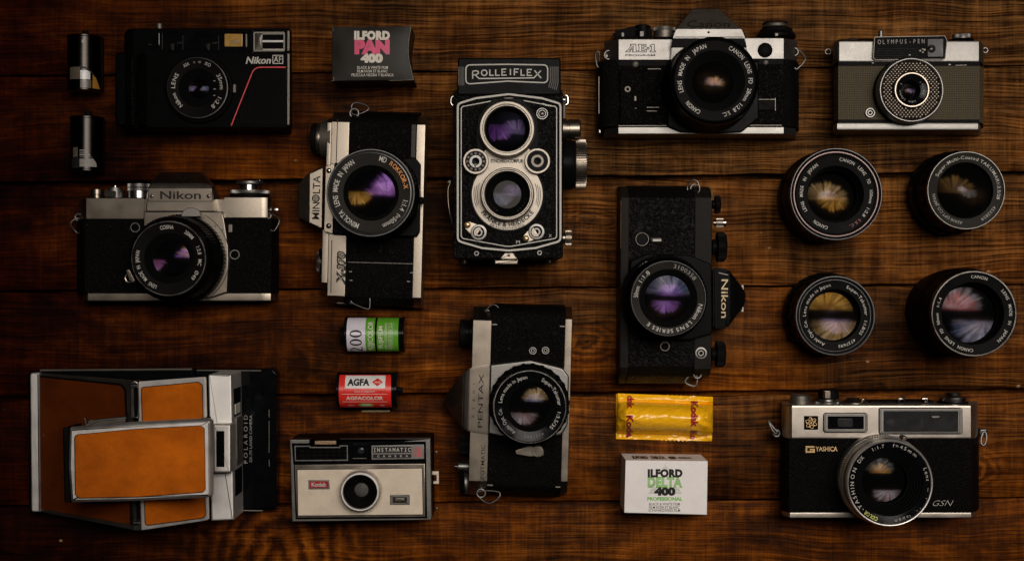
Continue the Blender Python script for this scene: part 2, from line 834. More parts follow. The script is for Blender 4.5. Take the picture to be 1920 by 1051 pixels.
def lens_glass(elements, base=(0.0015, 0.0015, 0.0015), gain=1.0):
    """The sealed glass block of an objective: dark inside, with one dim coloured mirror lobe for every coated
    surface in it. elements: (curvature in mm, coating), the first being the outer surface itself; hollow
    inner surfaces mirror with the normal tipped the other way."""
    t = NT('lens_glass_%d' % len(MAT))
    t.nd.remove(t.bs)
    df = t.n('ShaderNodeBsdfDiffuse')
    df.inputs[0].default_value = (*base, 1)
    last = df.outputs[0]
    geo = t.n('ShaderNodeNewGeometry')
    sep = t.n('ShaderNodeSeparateXYZ')
    t.L(geo.outputs['Normal'], sep.inputs[0])
    nz = t.noise(t.co(), 110, 1, 0.5, 0.3)
    mot = t.rng(nz, 0.36, 0.64, 0, 1)
    r0 = elements[0][0]
    for rc, ct in elements:
        col, fac, rough, alt = COATS[ct]
        k = r0 / rc
        cm = t.n('ShaderNodeCombineXYZ')
        t.L(t.math('MULTIPLY', sep.outputs[0], k), cm.inputs[0])
        t.L(t.math('MULTIPLY', sep.outputs[1], k), cm.inputs[1])
        t.L(sep.outputs[2], cm.inputs[2])
        nm = t.n('ShaderNodeVectorMath', operation='NORMALIZE')
        t.L(cm.outputs[0], nm.inputs[0])
        gl = t.n('ShaderNodeBsdfGlossy')
        f = fac * gain
        t.L(t.mix(mot, tuple(c * 0.5 * f for c in col), tuple(c * f for c in (alt or col))), gl.inputs[0])
        gl.inputs[1].default_value = rough
        t.L(nm.outputs[0], gl.inputs['Normal'])
        ad = t.n('ShaderNodeAddShader')
        t.L(last, ad.inputs[0]); t.L(gl.outputs[0], ad.inputs[1])
        last = ad.outputs[0]
    t.L(last, t.out.inputs['Surface'])
    return t.m


# metals
metal('satin_chrome', (0.185, 0.176, 0.162), 0.44, 0.2, 0.12)
metal('satin_chrome_warm', (0.232, 0.198, 0.158), 0.34, 0.2, 0.12)
metal('satin_dark', (0.174, 0.157, 0.133), 0.54, 0.2, 0.1)
metal('bright_chrome', (0.50, 0.48, 0.45), 0.20, 0.2, 0.08, dirt=0.35)
metal('brushed_steel', (0.76, 0.73, 0.69), 0.54, 0.2, 0.35, brushed=(1.0, 0.03, 1.0), dirt=0.15)
metal('aged_silver', (0.396, 0.351, 0.294), 0.54, 0.4, 0.15, dirt=0.6)
metal('gold', (0.562, 0.375, 0.180), 0.35, 0.2, 0.1)
metal('dark_tin', (0.026, 0.023, 0.021), 0.22, 0.15, 0.05, dirt=0.4)
metal('pink_ring', (0.095, 0.068, 0.062), 0.35, 0.2, 0.1)
metal('black_rim', (0.050, 0.050, 0.050), 0.32, 0.2, 0.1)
metal('worn_rim', (0.130, 0.122, 0.110), 0.30, 0.5, 0.2, dirt=1.0)
metal('satin_chrome_bright', (0.385, 0.340, 0.290), 0.40, 0.2, 0.12)
metal('frame_silver', (0.74, 0.70, 0.65), 0.50, 0.25, 0.15)
# paints and plastics
plain('black_paint', (0.0026, 0.0026, 0.0026), 0.36, spec=0.028)
plain('black_satin', (0.0042, 0.0038, 0.0034), 0.50, spec=0.028)
plain('black_plastic', (0.0018, 0.0018, 0.0018), 0.42, spec=0.022)
plain('black_matt', (0.002, 0.002, 0.002), 0.75, bump=0, spec=0.03)
plain('prism_grey', (0.040, 0.035, 0.028), 0.5, spec=0.12)
plain('worn_black', (0.0085, 0.0074, 0.0058), 0.42, var=0.4, spec=0.04)
plain('name_ring_grey', (0.014, 0.0125, 0.010), 0.5, spec=0.06)
plain('black_gloss', (0.003, 0.003, 0.0035), 0.12, bump=0, spec=0.10)
plain('grey_glass', (0.022, 0.022, 0.022), 0.10, bump=0, spec=0.2)
plain('amber_glass', (0.35, 0.20, 0.05), 0.12, bump=0)
plain('cream', (0.55, 0.50, 0.42), 0.5, var=0.06)
# inks
plain('white_ink', (0.40, 0.375, 0.33), 0.55, var=0.1, bump=0)
plain('gold_ink', (0.46, 0.33, 0.16), 0.45, bump=0)
plain('grey_ink', (0.24, 0.22, 0.20), 0.55, var=0.3, bump=0)
plain('faint_ink', (0.10, 0.085, 0.07), 0.55, var=0.3, bump=0)
plain('black_ink', (0.012, 0.011, 0.010), 0.5, bump=0, spec=0.2)
plain('orange_ink', (0.72, 0.26, 0.05), 0.5, bump=0)
plain('lime_ink', (0.60, 0.62, 0.10), 0.5, bump=0)
plain('red_ink', (0.55, 0.02, 0.03), 0.5, bump=0)
plain('dark_red_ink', (0.22, 0.02, 0.02), 0.5, bump=0)
plain('brown_red_ink', (0.27, 0.012, 0.016), 0.35, bump=0)
plain('pink_ink', (0.52, 0.040, 0.12), 0.5, bump=0)
plain('green_ink', (0.14, 0.40, 0.05), 0.5, bump=0)
plain('pale_green_ink', (0.44, 0.47, 0.36), 0.55, bump=0)
plain('bright_green', (0.085, 0.28, 0.018), 0.28, var=0.08, bump=0)
plain('label_red', (0.60, 0.025, 0.018), 0.28, var=0.08, bump=0)
plain('label_white', (0.62, 0.60, 0.58), 0.30, var=0.06, bump=0)
plain('label_lilac', (0.55, 0.52, 0.56), 0.28, var=0.06, bump=0)
plain('label_yellow', (0.30, 0.15, 0.02), 0.35, var=0.1, bump=0)
plain('label_brown', (0.09, 0.07, 0.05), 0.35, var=0.1, bump=0)
plain('badge_red', (0.30, 0.012, 0.016), 0.3, var=0.1, bump=0)
plain('white_card', (0.72, 0.68, 0.655), 0.55, var=0.04, bump=0.08)
plain('black_card', (0.014, 0.012, 0.009), 0.40, var=0.5, scale=60, bump=0.08, spec=0.12)
plain('worn_edge', (0.22, 0.20, 0.16), 0.7, var=0.5, scale=400, bump=0)
plain('instant_face', (0.60, 0.50, 0.385), 0.42, var=0.08, bump=0.05)
plain('tan_card', (0.26, 0.165, 0.085), 0.5, var=0.3, scale=500)
plain('film_base', (0.30, 0.22, 0.10), 0.3, var=0.2, bump=0)
# coverings
leather('black_leather', (0.0026, 0.0024, 0.0022), 1000, 0.42, 0.7, 0.03)
leather('black_leather_coarse', (0.0032, 0.0030, 0.0027), 640, 0.36, 0.9, 0.05)


def tan_leather(name, c0, c1):
    t = NT(name)
    v = t.co()
    a = t.noise(v, 28, 6, 0.6, 0.4)
    st = t.noise(t.co((1.0, 1.5, 1)), 75, 6, 0.7)
    c = t.mix(t.rng(a, 0.3, 0.72, 0, 1), c0, c1)
    c = t.mix(t.rng(st, 0.45, 0.72, 0, 0.38), c, tuple(q * 0.5 for q in c0))
    sp = t.n('ShaderNodeTexVoronoi', feature='F1')
    sp.inputs['Scale'].default_value = 70
    t.L(t.co((1, 0.35, 1)), sp.inputs['Vector'])
    c = t.mix(t.rng(sp.outputs['Distance'], 0.03, 0.05, 0.6, 0.0), c, (0.62, 0.33, 0.12))
    t.base(c)
    g = t.n('ShaderNodeTexVoronoi', feature='F1')
    g.inputs['Scale'].default_value = 1700
    t.L(v, g.inputs['Vector'])
    t.rough(t.rng(a, 0.3, 0.7, 0.5, 0.66))
    t.bs.inputs['Specular IOR Level'].default_value = 0.05
    t.bump(t.math('MULTIPLY_ADD', st, 0.3, g.outputs['Distance']), 0.5, 0.0004)


tan_leather('tan_leather', (0.29, 0.060, 0.0022), (0.56, 0.130, 0.0045))

tan_leather('shaded_tan_leather', (0.075, 0.014, 0.0014), (0.140, 0.028, 0.0026))  # tan leather again, with the sloping panel's shade put into its colour


def grid_vinyl():
    t = NT('grid_vinyl')
    tc = t.n('ShaderNodeTexCoord')
    sp = t.n('ShaderNodeSeparateXYZ')
    t.L(tc.outputs['Object'], sp.inputs[0])
    sx = t.math('SINE', t.math('MULTIPLY', sp.outputs[0], 2 * pi / 0.00155))
    sy = t.math('SINE', t.math('MULTIPLY', sp.outputs[1], 2 * pi / 0.00155))
    h = t.math('MULTIPLY', t.math('MULTIPLY_ADD', sx, 0.5, 0.5), t.math('MULTIPLY_ADD', sy, 0.5, 0.5))
    h = t.math('POWER', h, 0.5)
    t.base(t.mix(h, (0.032, 0.025, 0.012), (0.094, 0.074, 0.038)))
    t.rough(0.55)
    t.bump(h, 0.8, 0.0006)


grid_vinyl()


def ribbed_film():
    t = NT('foil_yellow')
    v = t.co()
    a = t.noise(v, 60, 4)
    t.base(t.mix(a, (0.82, 0.40, 0.006), (0.92, 0.47, 0.010)))
    t.rough(0.16)
    t.bs.inputs['Specular IOR Level'].default_value = 0.5
    cr = t.n('ShaderNodeTexVoronoi', feature='DISTANCE_TO_EDGE')
    cr.inputs['Scale'].default_value = 95
    wob = t.n('ShaderNodeVectorMath', operation='MULTIPLY_ADD')
    t.L(v, wob.inputs[0]); wob.inputs[1].default_value = (1, 1, 1)
    cx = t.n('ShaderNodeCombineXYZ')
    t.L(t.math('MULTIPLY', t.noise(v, 90, 3), 0.012), cx.inputs[0])
    t.L(t.math('MULTIPLY', t.noise(v, 70, 3), 0.012), cx.inputs[1])
    t.L(cx.outputs[0], wob.inputs[2])
    t.L(wob.outputs[0], cr.inputs['Vector'])
    crease = t.rng(cr.outputs['Distance'], 0.0, 0.09, 0.0, 1.0)
    t.bump(t.math('MULTIPLY_ADD', crease, 0.18, t.noise(v, 120, 4, 0.6, 1.0)), 0.35, 0.0020)


ribbed_film()

# glass coatings
coating('coat_clear', (0.9, 0.9, 0.9), 0.0061)
coating('coat_orange', (1.0, 0.48, 0.07), 0.0166, alt=(1.0, 0.55, 0.12))
coating('coat_amber', (1.0, 0.62, 0.20), 0.0137, alt=(1.0, 0.70, 0.36))
coating('coat_purple', (0.50, 0.16, 0.95), 0.0146, alt=(0.62, 0.30, 1.0))
coating('coat_violet', (0.62, 0.38, 1.0), 0.0104, alt=(0.62, 0.48, 0.95))
coating('coat_magenta', (0.85, 0.28, 0.75), 0.0125, alt=(0.80, 0.40, 1.0))
coating('coat_blue', (0.45, 0.55, 1.0), 0.0125, alt=(0.70, 0.66, 0.85))
coating('coat_pink', (0.95, 0.62, 0.66), 0.0125, alt=(0.75, 0.70, 0.80))
coating('coat_red', (1.0, 0.16, 0.12), 0.0099)
coating('coat_dim_amber', (1.0, 0.55, 0.16), 0.0047, 0.09)
coating('coat_faint_warm', (1.0, 0.55, 0.2), 0.0011, 0.2)
coating('coat_faint_cool', (0.5, 0.5, 1.0), 0.0010, 0.2)
coating('coat_haze', (0.9, 0.88, 0.8), 0.0099, 0.35)


def grey_lens_glass():
    t = plain('milky_glass', (0.075, 0.072, 0.066), 0.3, bump=0, spec=0.03)


grey_lens_glass()


def wood():
    t = NT('stained_wood')
    tc = t.n('ShaderNodeTexCoord')
    at = t.n('ShaderNodeAttribute')
    at.attribute_name = 'board'
    add = t.n('ShaderNodeVectorMath', operation='ADD')
    cmb = t.n('ShaderNodeCombineXYZ')
    t.L(t.math('MULTIPLY', at.outputs['Fac'], 13.7), cmb.inputs[0])
    t.L(t.math('MULTIPLY', at.outputs['Fac'], 5.3), cmb.inputs[1])
    t.L(t.math('MULTIPLY', at.outputs['Fac'], 2.1), cmb.inputs[2])
    t.L(tc.outputs['Object'], add.inputs[0])
    t.L(cmb.outputs[0], add.inputs[1])
    o = add.outputs[0]

    def sc(x, y, z=1.0):
        mp = t.n('ShaderNodeMapping')
        mp.inputs['Scale'].default_value = (x, y, z)
        t.L(o, mp.inputs[0])
        return mp.outputs[0]
    # slow wander of the grain
    warp = t.noise(sc(3.5, 9), 1.6, 3, 0.5)
    warp2 = t.noise(sc(16, 26), 1.0, 2, 0.5)
    wv = t.n('ShaderNodeVectorMath', operation='ADD')
    c2 = t.n('ShaderNodeCombineXYZ')
    sh = t.math('MULTIPLY', t.math('SUBTRACT', warp, 0.5), 0.020)
    sh = t.math('MULTIPLY_ADD', t.math('SUBTRACT', warp2, 0.5), 0.004, sh)
    t.L(sh, c2.inputs[1])
    t.L(o, wv.inputs[0]); t.L(c2.outputs[0], wv.inputs[1])

    def scw(x, y):
        mp = t.n('ShaderNodeMapping')
        mp.inputs['Scale'].default_value = (x, y, 1)
        t.L(wv.outputs[0], mp.inputs[0])
        return mp.outputs[0]
    rings = t.noise(scw(2.2, 130), 1.0, 6, 0.68, 0.4)
    fibre = t.noise(scw(22, 1100), 1.0, 3, 0.7)
    ridge = t.noise(scw(11, 620), 1.0, 3, 0.62, 0.15)
    saw = t.noise(sc(560, 30), 1.0, 3, 0.65)
    hatch = t.noise(sc(190, 14), 1.0, 3, 0.6)
    blot = t.noise(sc(8, 15), 1.0, 6, 0.66, 0.6)
    blot2 = t.noise(sc(38, 60), 1.0, 5, 0.65, 0.4)
    sep = t.n('ShaderNodeSeparateXYZ')
    t.L(tc.outputs['Object'], sep.inputs[0])
    X, Y = sep.outputs[0], sep.outputs[1]
    # how far the varnish has worn off to bare ridged grain
    wear = t.math('MULTIPLY_ADD', t.math('SUBTRACT', t.noise(sc(4, 9), 1.0, 3, 0.5), 0.5), 1.5, t.rng(X, -0.25, 0.05, -0.25, 0.45))
    wear = t.math('ADD', wear, t.rng(Y, -0.12, 0.10, -0.45, 0.28))
    wear = t.rng(wear, 0.0, 0.75, 0.0, 1.0)
    # stain: dark red brown to amber
    g = t.math('MULTIPLY_ADD', rings, 0.34, t.math('MULTIPLY', blot, 1.22))
    g = t.math('MULTIPLY_ADD', blot2, 0.55, g)
    g = t.math('MULTIPLY_ADD', fibre, 0.62, g)
    g = t.math('MULTIPLY_ADD', ridge, 0.50, g)
    g = t.math('MULTIPLY_ADD', hatch, 0.24, g)
    g = t.math('MULTIPLY_ADD', saw, 0.30, g)          # centre about 1.91
    # a knot figure in the lowest board, one under the dark camera, one at the right
    def figure(px, py, sx, sy, pitch, reach, z=0.0):
        c = P(px, py, 0) * 0.001
        dx = t.math('MULTIPLY', t.math('SUBTRACT', X, c.x), sx)
        dy = t.math('MULTIPLY', t.math('SUBTRACT', Y, c.y), sy)
        d = t.math('SQRT', t.math('ADD', t.math('MULTIPLY', dx, dx), t.math('MULTIPLY', dy, dy)))
        d2 = t.math('MULTIPLY_ADD', t.math('SUBTRACT', blot2, 0.5), 0.020, d)
        w_ = t.math('SINE', t.math('MULTIPLY', d2, 2 * pi / pitch))
        m = t.rng(d, reach * 0.25, reach, 1.0, 0.0)
        return t.math('MULTIPLY', w_, m), t.rng(d2, 0.0, 0.006, 1, 0)
    f1, k1 = figure(520, 1062, 1.0, 0.55, 0.0105, 0.085)
    f2, k2 = figure(1112, 412, 0.8, 2.2, 0.0065, 0.035)
    f3, k3 = figure(1815, 880, 1.0, 1.6, 0.008, 0.032)
    f4, k4 = figure(1100, 640, 0.9, 1.3, 0.007, 0.03)
    g = t.math('MULTIPLY_ADD', f1, 0.17, g)
    for f_ in (f2, f3, f4):
        g = t.math('MULTIPLY_ADD', f_, 0.16, g)
    ramp = t.n('ShaderNodeValToRGB')
    cr = ramp.color_ramp
    cr.elements[0].position = 0.0
    cr.elements[0].color = (0.0022, 0.0009, 0.0003, 1)
    cr.elements[1].position = 1.0
    cr.elements[1].color = (0.300, 0.108, 0.014, 1)
    for p, c in ((0.25, (0.0090, 0.0027, 0.0005)), (0.5, (0.046, 0.0128, 0.0014)), (0.74, (0.138, 0.042, 0.0042))):
        e = cr.elements.new(p)
        e.color = (*c, 1)
    t.L(t.rng(g, 1.40, 2.30, 0, 1), ramp.inputs[0])
    col = ramp.outputs[0]
    # ridges of bare grain
    rg = t.rng(t.math('MULTIPLY_ADD', fibre, 0.35, t.math('MULTIPLY_ADD', hatch, 0.30, t.math('MULTIPLY_ADD', saw, 0.22, ridge))), 0.82, 1.10, 0, 1)
    bare = t.mix(rg, (0.0105, 0.0050, 0.0019), (0.215, 0.116, 0.052))
    bare = t.mix(t.rng(blot2, 0.36, 0.60, 0.65, 0.0), bare, (0.012, 0.0055, 0.002))
    col = t.mix(t.math('MULTIPLY', wear, 0.68), col, bare)
    # redder varnish at one end, with the light's falloff that way painted in
    red = t.rng(t.math('MULTIPLY_ADD', t.math('SUBTRACT', blot, 0.5), 0.35, X), 0.0, -0.34, 0.0, 1.0)
    col = t.mix(red, col, t.mix(1.0, col, (0.20, 0.085, 0.055), 'MULTIPLY'))
    # knots
    for k in (k2, k3, k4):
        col = t.mix(t.math('MULTIPLY', k, 0.9), col, (0.005, 0.0022, 0.0008))
    kn = t.n('ShaderNodeTexVoronoi', feature='F1')
    kn.inputs['Scale'].default_value = 1.0
    t.L(scw(5.5, 10.0), kn.inputs['Vector'])
    kd = t.math('MULTIPLY_ADD', t.math('SUBTRACT', blot2, 0.5), 0.35, kn.outputs['Distance'])
    col = t.mix(t.rng(kd, 0.05, 0.16, 0.8, 0.0), col, (0.005, 0.0022, 0.0008))
    # small pale chips in the varnish
    ch = t.n('ShaderNodeTexVoronoi', feature='F1')
    ch.inputs['Scale'].default_value = 1.0
    t.L(sc(34, 48), ch.inputs['Vector'])
    col = t.mix(1.0, col, (1.25, 1.06, 0.66), 'MULTIPLY')
    chm = t.math('MULTIPLY', t.rng(t.math('MULTIPLY_ADD', fibre, 0.06, ch.outputs['Distance']), 0.060, 0.085, 1, 0), t.rng(blot2, 0.50, 0.56, 0, 1))
    col = t.mix(chm, col, (0.30, 0.17, 0.08))
    t.base(col)
    t.rough(t.rng(g, 1.5, 2.4, 0.44, 0.62))
    t.bs.inputs['Specular IOR Level'].default_value = 0.03
    h = t.math('MULTIPLY', ridge, t.math('MULTIPLY_ADD', wear, 1.0, 0.25))
    h = t.math('MULTIPLY_ADD', fibre, 0.3, h)
    h = t.math('MULTIPLY_ADD', rings, 0.5, h)
    h = t.math('MULTIPLY_ADD', saw, 0.15, h)
    t.bump(h, 0.75, 0.0014)


wood()


# ---------------------------------------------------------------- the table: boards with open joints, one surface
def table():
    view(0, 0, 1)
    b = M(smooth=40)
    # joints: photo height at the left edge, at the right edge, half width in pixels
    joints = [(-480, -492, 1.5), (-278, -290, 3.5), (-80, -90, 1.2), (143, 124, 1.1), (346, 326, 5.0), (546, 533, 1.4), (747, 732, 4.4), (948, 932, 1.1), (1140, 1128, 3.5), (1342, 1330, 1.2), (1544, 1532, 2)]
    n = 300
    tags = []
    xs = [-860 + (3640.0) * i / n for i in range(n + 1)]
    for k in range(len(joints) - 1):
        (a0, a1, aw), (c0, c1, cw) = joints[k], joints[k + 1]
        nf = len(b.bm.faces)
        rows = []
        seed = (k - 2) * 31.7
        for i, x in enumerate(xs):
            t = x / 1920.0
            ya = a0 + (a1 - a0) * t + aw + 1.6 * noise.noise((x * 0.012, seed, 0)) + 0.7 * noise.noise((x * 0.09, seed, 4))
            yc = c0 + (c1 - c0) * t - cw + 1.6 * noise.noise((x * 0.012, seed + 9, 0)) + 0.7 * noise.noise((x * 0.09, seed + 9, 4))
            top = 0.0
            rows.append([P(x, ya, -14), P(x, ya, -1.1 + top), P(x, ya + 0.9, -0.35), P(x, ya + 2.6, 0), P(x, yc - 2.6, 0), P(x, yc - 0.9, -0.35), P(x, yc, -1.1), P(x, yc, -14)])
        b.rings(rows, closed=False, cap0=False, cap1=False)
        tags += [k - 2] * (len(b.bm.faces) - nf)
    nf = len(b.bm.faces)
    b.patch([(-870, -500), (2790, -500), (2790, 1550), (-870, 1550)], -14.2)
    tags += [9]
    CTX.loc = Vector((0, 0, 0))
    me = finish('tabletop', b, 'stained_wood', CTX.loc)
    a = me.attributes.new('board', 'FLOAT', 'FACE')
    for i, q in enumerate(tags):
        a.data[i].value = q * 0.37 + 0.11
    o = bpy.data.objects.new('tabletop', me)
    COL.objects.link(o)
    o['kind'] = 'structure'


table()
# ---------------------------------------------------------------- pieces shared by the cameras
def lens(loose, cx, cy, z, barrel, rim, name, glass, texts=(), bmat='black_paint', inner_mat='black_matt', sub=True):
    """An objective standing upright with its front at height z, centre (cx, cy) as seen at z.
    barrel: list of (part name, profile [(r, z)], material, teeth, depth); the first is the barrel itself
    rim: list of (profile, material) thin front rings; name: (r_out, r_in, drop, material)
    glass: list of (r, z of its edge, curvature mm, coating, dx, dy)"""
    par = None
    first = True
    for nm, prof, mat, teeth, depth in barrel:
        b = M(smooth=28)
        zc = z
        b.lathe(cx, cy, prof, zc=zc, teeth=teeth, depth=depth, seg=96)
        o = part(nm, b, mat, par)
        if first and not loose:
            par = o
        first = False
    for prof, mat in rim:
        b = M(smooth=28)
        b.lathe(cx, cy, prof, zc=z, seg=96)
        part('front_rim', b, mat, par)
    r1, r2, drop, nmat = name
    zn0, zn1 = z - drop, z - drop - 0.9
    b = M(smooth=20)
    b.lathe(cx, cy, [(r1, zn0), (r2, zn1)], zc=z, seg=96)
    part('name_ring', b, nmat, par)
    rg = glass[0][0]
    zg = glass[0][1]
    zf = min(zg - 22, glass[-1][1] - 6)
    if not loose:
        zf = max(zf, 39.5 if z > 50 else zg - 9)
    ln = lambda t: zg - 0.3 + (zf - zg + 0.3) * t
    b = M(smooth=14)
    steps = []
    nst = 5
    for i in range(nst):
        t0 = i / nst
        ra = r2 + (rg * 1.03 - r2) * t0
        rb = r2 + (rg * 1.03 - r2) * ((i + 1) / nst)
        za = zn1 + (zg - zn1) * t0
        zb = zn1 + (zg - zn1) * ((i + 1) / nst)
        steps += [(ra, za), (ra - (ra - rb) * 0.15, zb)]
    prof = [(r2, zn1)] + steps + [(rg * 1.0, zg - 0.3), (rg * 0.99, ln(0.35)), (rg * 0.96, ln(0.7)), (rg * 0.9, zf), (0.02, zf)]
    b.lathe(cx, cy, prof, zc=z, seg=80)
    part('inner_barrel', b, inner_mat, par)
    r, ze, rc, ct = glass[0][:4]
    dx, dy = (glass[0][4], glass[0][5]) if len(glass[0]) > 4 else (0, 0)
    b = M(smooth=60)
    b.dome(cx + dx, cy + dy, r, z, ze, rc)
    part('front_element', b, lens_glass([(g[2], g[3]) for g in glass] + [(-48, 'coat_faint_warm'), (30, 'coat_faint_cool')]), par)
    groups = {}
    for st, a0, a1, rt, h, bold, ink in texts:
        groups.setdefault(ink, []).append((st, a0, a1, rt, h, bold))
    for ink, ls in groups.items():
        b = M(flat=True)
        for st, a0, a1, rt, h, bold in ls:
            b.atext(st, cx, cy, rt, a0, a1, lambda q: zn0 + (zn1 - zn0) * min(max((r1 - q) / (r1 - r2), 0), 1) + 0.10, h, bold * 0.5)
        part('lettering', b, ink, par)
    return par


def strap_ring(pts, z, lug=None, rad=0.62, mat='satin_chrome', lugr=0.8):
    """triangular wire through an eyelet post"""
    b = M(smooth=60)
    b.tube([(x, y, z + dz) for x, y, dz in pts], rad * 0.8, closed=True, smooth=2)
    o = part('strap_ring', b, mat)
    if lug:
        b = M(smooth=50)
        x, y, r, zl = lug
        n = 20
        b.tube([(x + r * cos(2 * pi * i / n), y + r * sin(2 * pi * i / n), zl) for i in range(n)], lugr, closed=True)
        part('strap_lug', b, mat)
    return o


def ring(cx, cy, r, wd, z, name='trim_ring', mat='satin_chrome', h=0.5, parent=None):
    b = M(smooth=40)
    b.lathe(cx, cy, [(r + wd / 2, z - h - 0.2), (r + wd / 2, z - 0.12), (r + wd / 2 - wd * 0.15, z), (r - wd / 2 + wd * 0.15, z), (r - wd / 2, z - 0.12), (r - wd / 2, z - h)], zc=z, seg=40)
    return part(name, b, mat, parent)


def socket(cx, cy, r, z, name='flash_socket', mat='satin_chrome'):
    """round sync socket: bright ring, dark well, bright pin"""
    b = M(smooth=40)
    b.mi = 0
    b.lathe(cx, cy, [(r, z - 1), (r, z + 0.5), (r * 0.93, z + 0.7), (r * 0.72, z + 0.7), (r * 0.68, z + 0.2)], zc=z, seg=40)
    b.mi = 1
    b.lathe(cx, cy, [(r * 0.68, z + 0.25), (r * 0.5, z - 0.6)], zc=z, seg=40)
    b.mi = 0
    b.lathe(cx, cy, [(r * 0.5, z - 0.6), (r * 0.48, z + 0.35), (r * 0.3, z + 0.35), (r * 0.28, z - 0.3)], zc=z, seg=40)
    b.mi = 1
    b.lathe(cx, cy, [(r * 0.28, z - 0.3), (0.1, z - 0.35)], zc=z, seg=32)
    return part(name, b, [mat, 'black_matt'])


def screw(cx, cy, r, z, mat='satin_chrome', parent=None):
    b = M(smooth=40)
    b.mi = 0
    b.dome(cx, cy, r, z, z, R(r, z) * 1.6, nr=5, na=20)
    b.mi = 1
    b.ribbon([(cx - r * 0.75, cy - r * 0.2), (cx + r * 0.75, cy + r * 0.2)], r * 0.28, z + R(r, z) * 0.36)
    return part('screw', b, [mat, 'black_ink'], parent)


def words(items, mat, parent=None, name='lettering'):
    b = M(flat=True)
    for a, kw in items:
        b.text(*a, **kw)
    return part(name, b, mat, parent)


def T(*a, **kw):
    return (a, kw)


def knob(A, B, z, prof, mat, name='dial', teeth=0, depth=0.0, trange=(0, 0), parent=None):
    b = M(smooth=35)
    b.roller(A, B, z, prof, seg=40, teeth=teeth, depth=depth, trange=trange)
    return part(name, b, mat, parent)
# ================================================================ black compact camera, upper left
view(90, 20, 3.284)
thing('compact_camera', 'black compact camera with a red pinstripe and a small rectangular flash window', 'camera', 950, 420)
b = M()
b.ext([(472, 1), (470, 22), (482, 33), (505, 37.5), (530, 38.5), (1474, 38.5), (1492, 37), (1500, 32), (1502, 1)], 108, 724, ch=1.2)
b.prism(rr(410, 255, 520, 712, 30), 0.5, 27, 2.0)
part('body', b, 'black_plastic')
b = M()
b.ext([(492, 26), (496, 37), (512, 42.5), (530, 41), (545, 38.5), (560, 43), (582, 46.5), (603, 43), (612, 37), (614, 26)], 262, 704, ch=1.0)
part('hand_grip', b, 'black_leather_coarse')
b = M()
b.prism([(740, 128), (1222, 128), (1222, 258), (740, 258)], 36, 38.9, 0.3)
b.prism([(1236, 120), (1268, 120), (1268, 260), (1236, 260)], 34, 39.0, 0.4)
pieces('window_bezel', b, 'black_gloss')
b = M()
b.prism(rr(1470, 122, 1488, 250, 3), 34, 38.9, 0.5)
b.prism(rr(1470, 262, 1488, 704, 3), 34, 38.9, 0.5)
pieces('edge_trim', b, 'satin_dark')
# flash: mirror trough behind a frame, tube in the middle
b = M()
b.ribbon(rr(1270, 136, 1454, 247, 6), 9, 39.6, closed=True, h=0.9)
fl = part('flash', b, 'satin_dark')
b = M(smooth=50)
rows = []
for i in range(15):
    y = 140 + 103 * i / 14
    t = (y - 191.5) / 51.5
    rows.append([P(1322, y, 39.3 - 3.2 * (1 - t * t)), P(1450, y, 39.3 - 3.2 * (1 - t * t))])
b.rings(rows, closed=False, cap0=False, cap1=False)
part('reflector', b, 'cream', fl)
b = M(smooth=50)
b.roller((1318, 190), (1452, 190), 38.0, [(0, 8), (1, 8)], seg=16)
part('flash_tube', b, 'label_white', fl)
b = M()
b.hull([(1276, 142, 38.2), (1322, 142, 39.2), (1276, 243, 38.6), (1322, 243, 38.4), (1300, 170, 39.5), (1310, 215, 39.4), (1280, 200, 37)], 0.1)
part('faceted_window', b, 'satin_dark', fl)
for x, lab in ((785, None), (1005, None)):
    b = M()
    b.prism(rr(x - 45, 150, x + 48, 250, 8), 37, 39.2, 0.3)
    wn = part('finder_window', b, 'black_gloss')
    b = M()
    b.hull([(x - 33, 206, 39.3), (x - 6, 198, 40.3), (x - 8, 216, 40.2), (x - 30, 222, 39.6), (x - 20, 246, 39.3), (x - 10, 244, 39.4)], 0.1)
    b.hull([(x + 8, 196, 39.3), (x + 42, 192, 40.2), (x + 42, 203, 40.1), (x + 8, 206, 39.3)], 0.1)
    part('mirror', b, 'satin_chrome_warm', wn)
b = M()
b.prism(rr(1086, 143, 1198, 222, 6), 37, 39.3, 0.4)
wn = part('finder_window', b, 'amber_glass', label='amber tinted window beside the flash')
b = M()
b.hull([(1118, 186, 39.4), (1182, 178, 40.0), (1182, 200, 39.9), (1122, 206, 39.4)], 0.15)
part('mirror', b, 'gold', wn)
b = M()
b.prism(rr(1216, 145, 1226, 225, 2), 38, 39.2, 0.2)
part('seam_strip', b, 'satin_dark')
# red pinstripe and ribbed panel
b = M(flat=True)
b.ribbon([(1128, 708)] + fillet([(1128, 708), (1270, 349), (1464, 349)], [0, 60, 0], 8)[1:-1] + [(1464, 349)], 7, 38.72)
part('pinstripe', b, 'red_ink')
b = M()
for i in range(26):
    x = 1158 + i * 12
    yt = max(366, 705 - (x - 1150) * 2.4)
    if yt < 690:
        b.prism([(x, yt), (x + 6, yt), (x + 6, 702), (x, 702)], 37.5, 39.1, 0.25, seg=2)
part('ribbed_panel', b, 'black_satin')
b = M(flat=True)
b.text('Nikon', 1293, 306, 38.75, 40, wd=152, bold=0.028, shear=0.25)
b.ribbon(rr(1384, 276, 1446, 326, 3), 5, 38.75, closed=True)
b.text('AF', 1414, 301, 38.75, 38, wd=50, bold=0.0)
b.ribbon([(1386, 324), (1412, 282)], 4, 38.78)
part('lettering', b, 'white_ink')
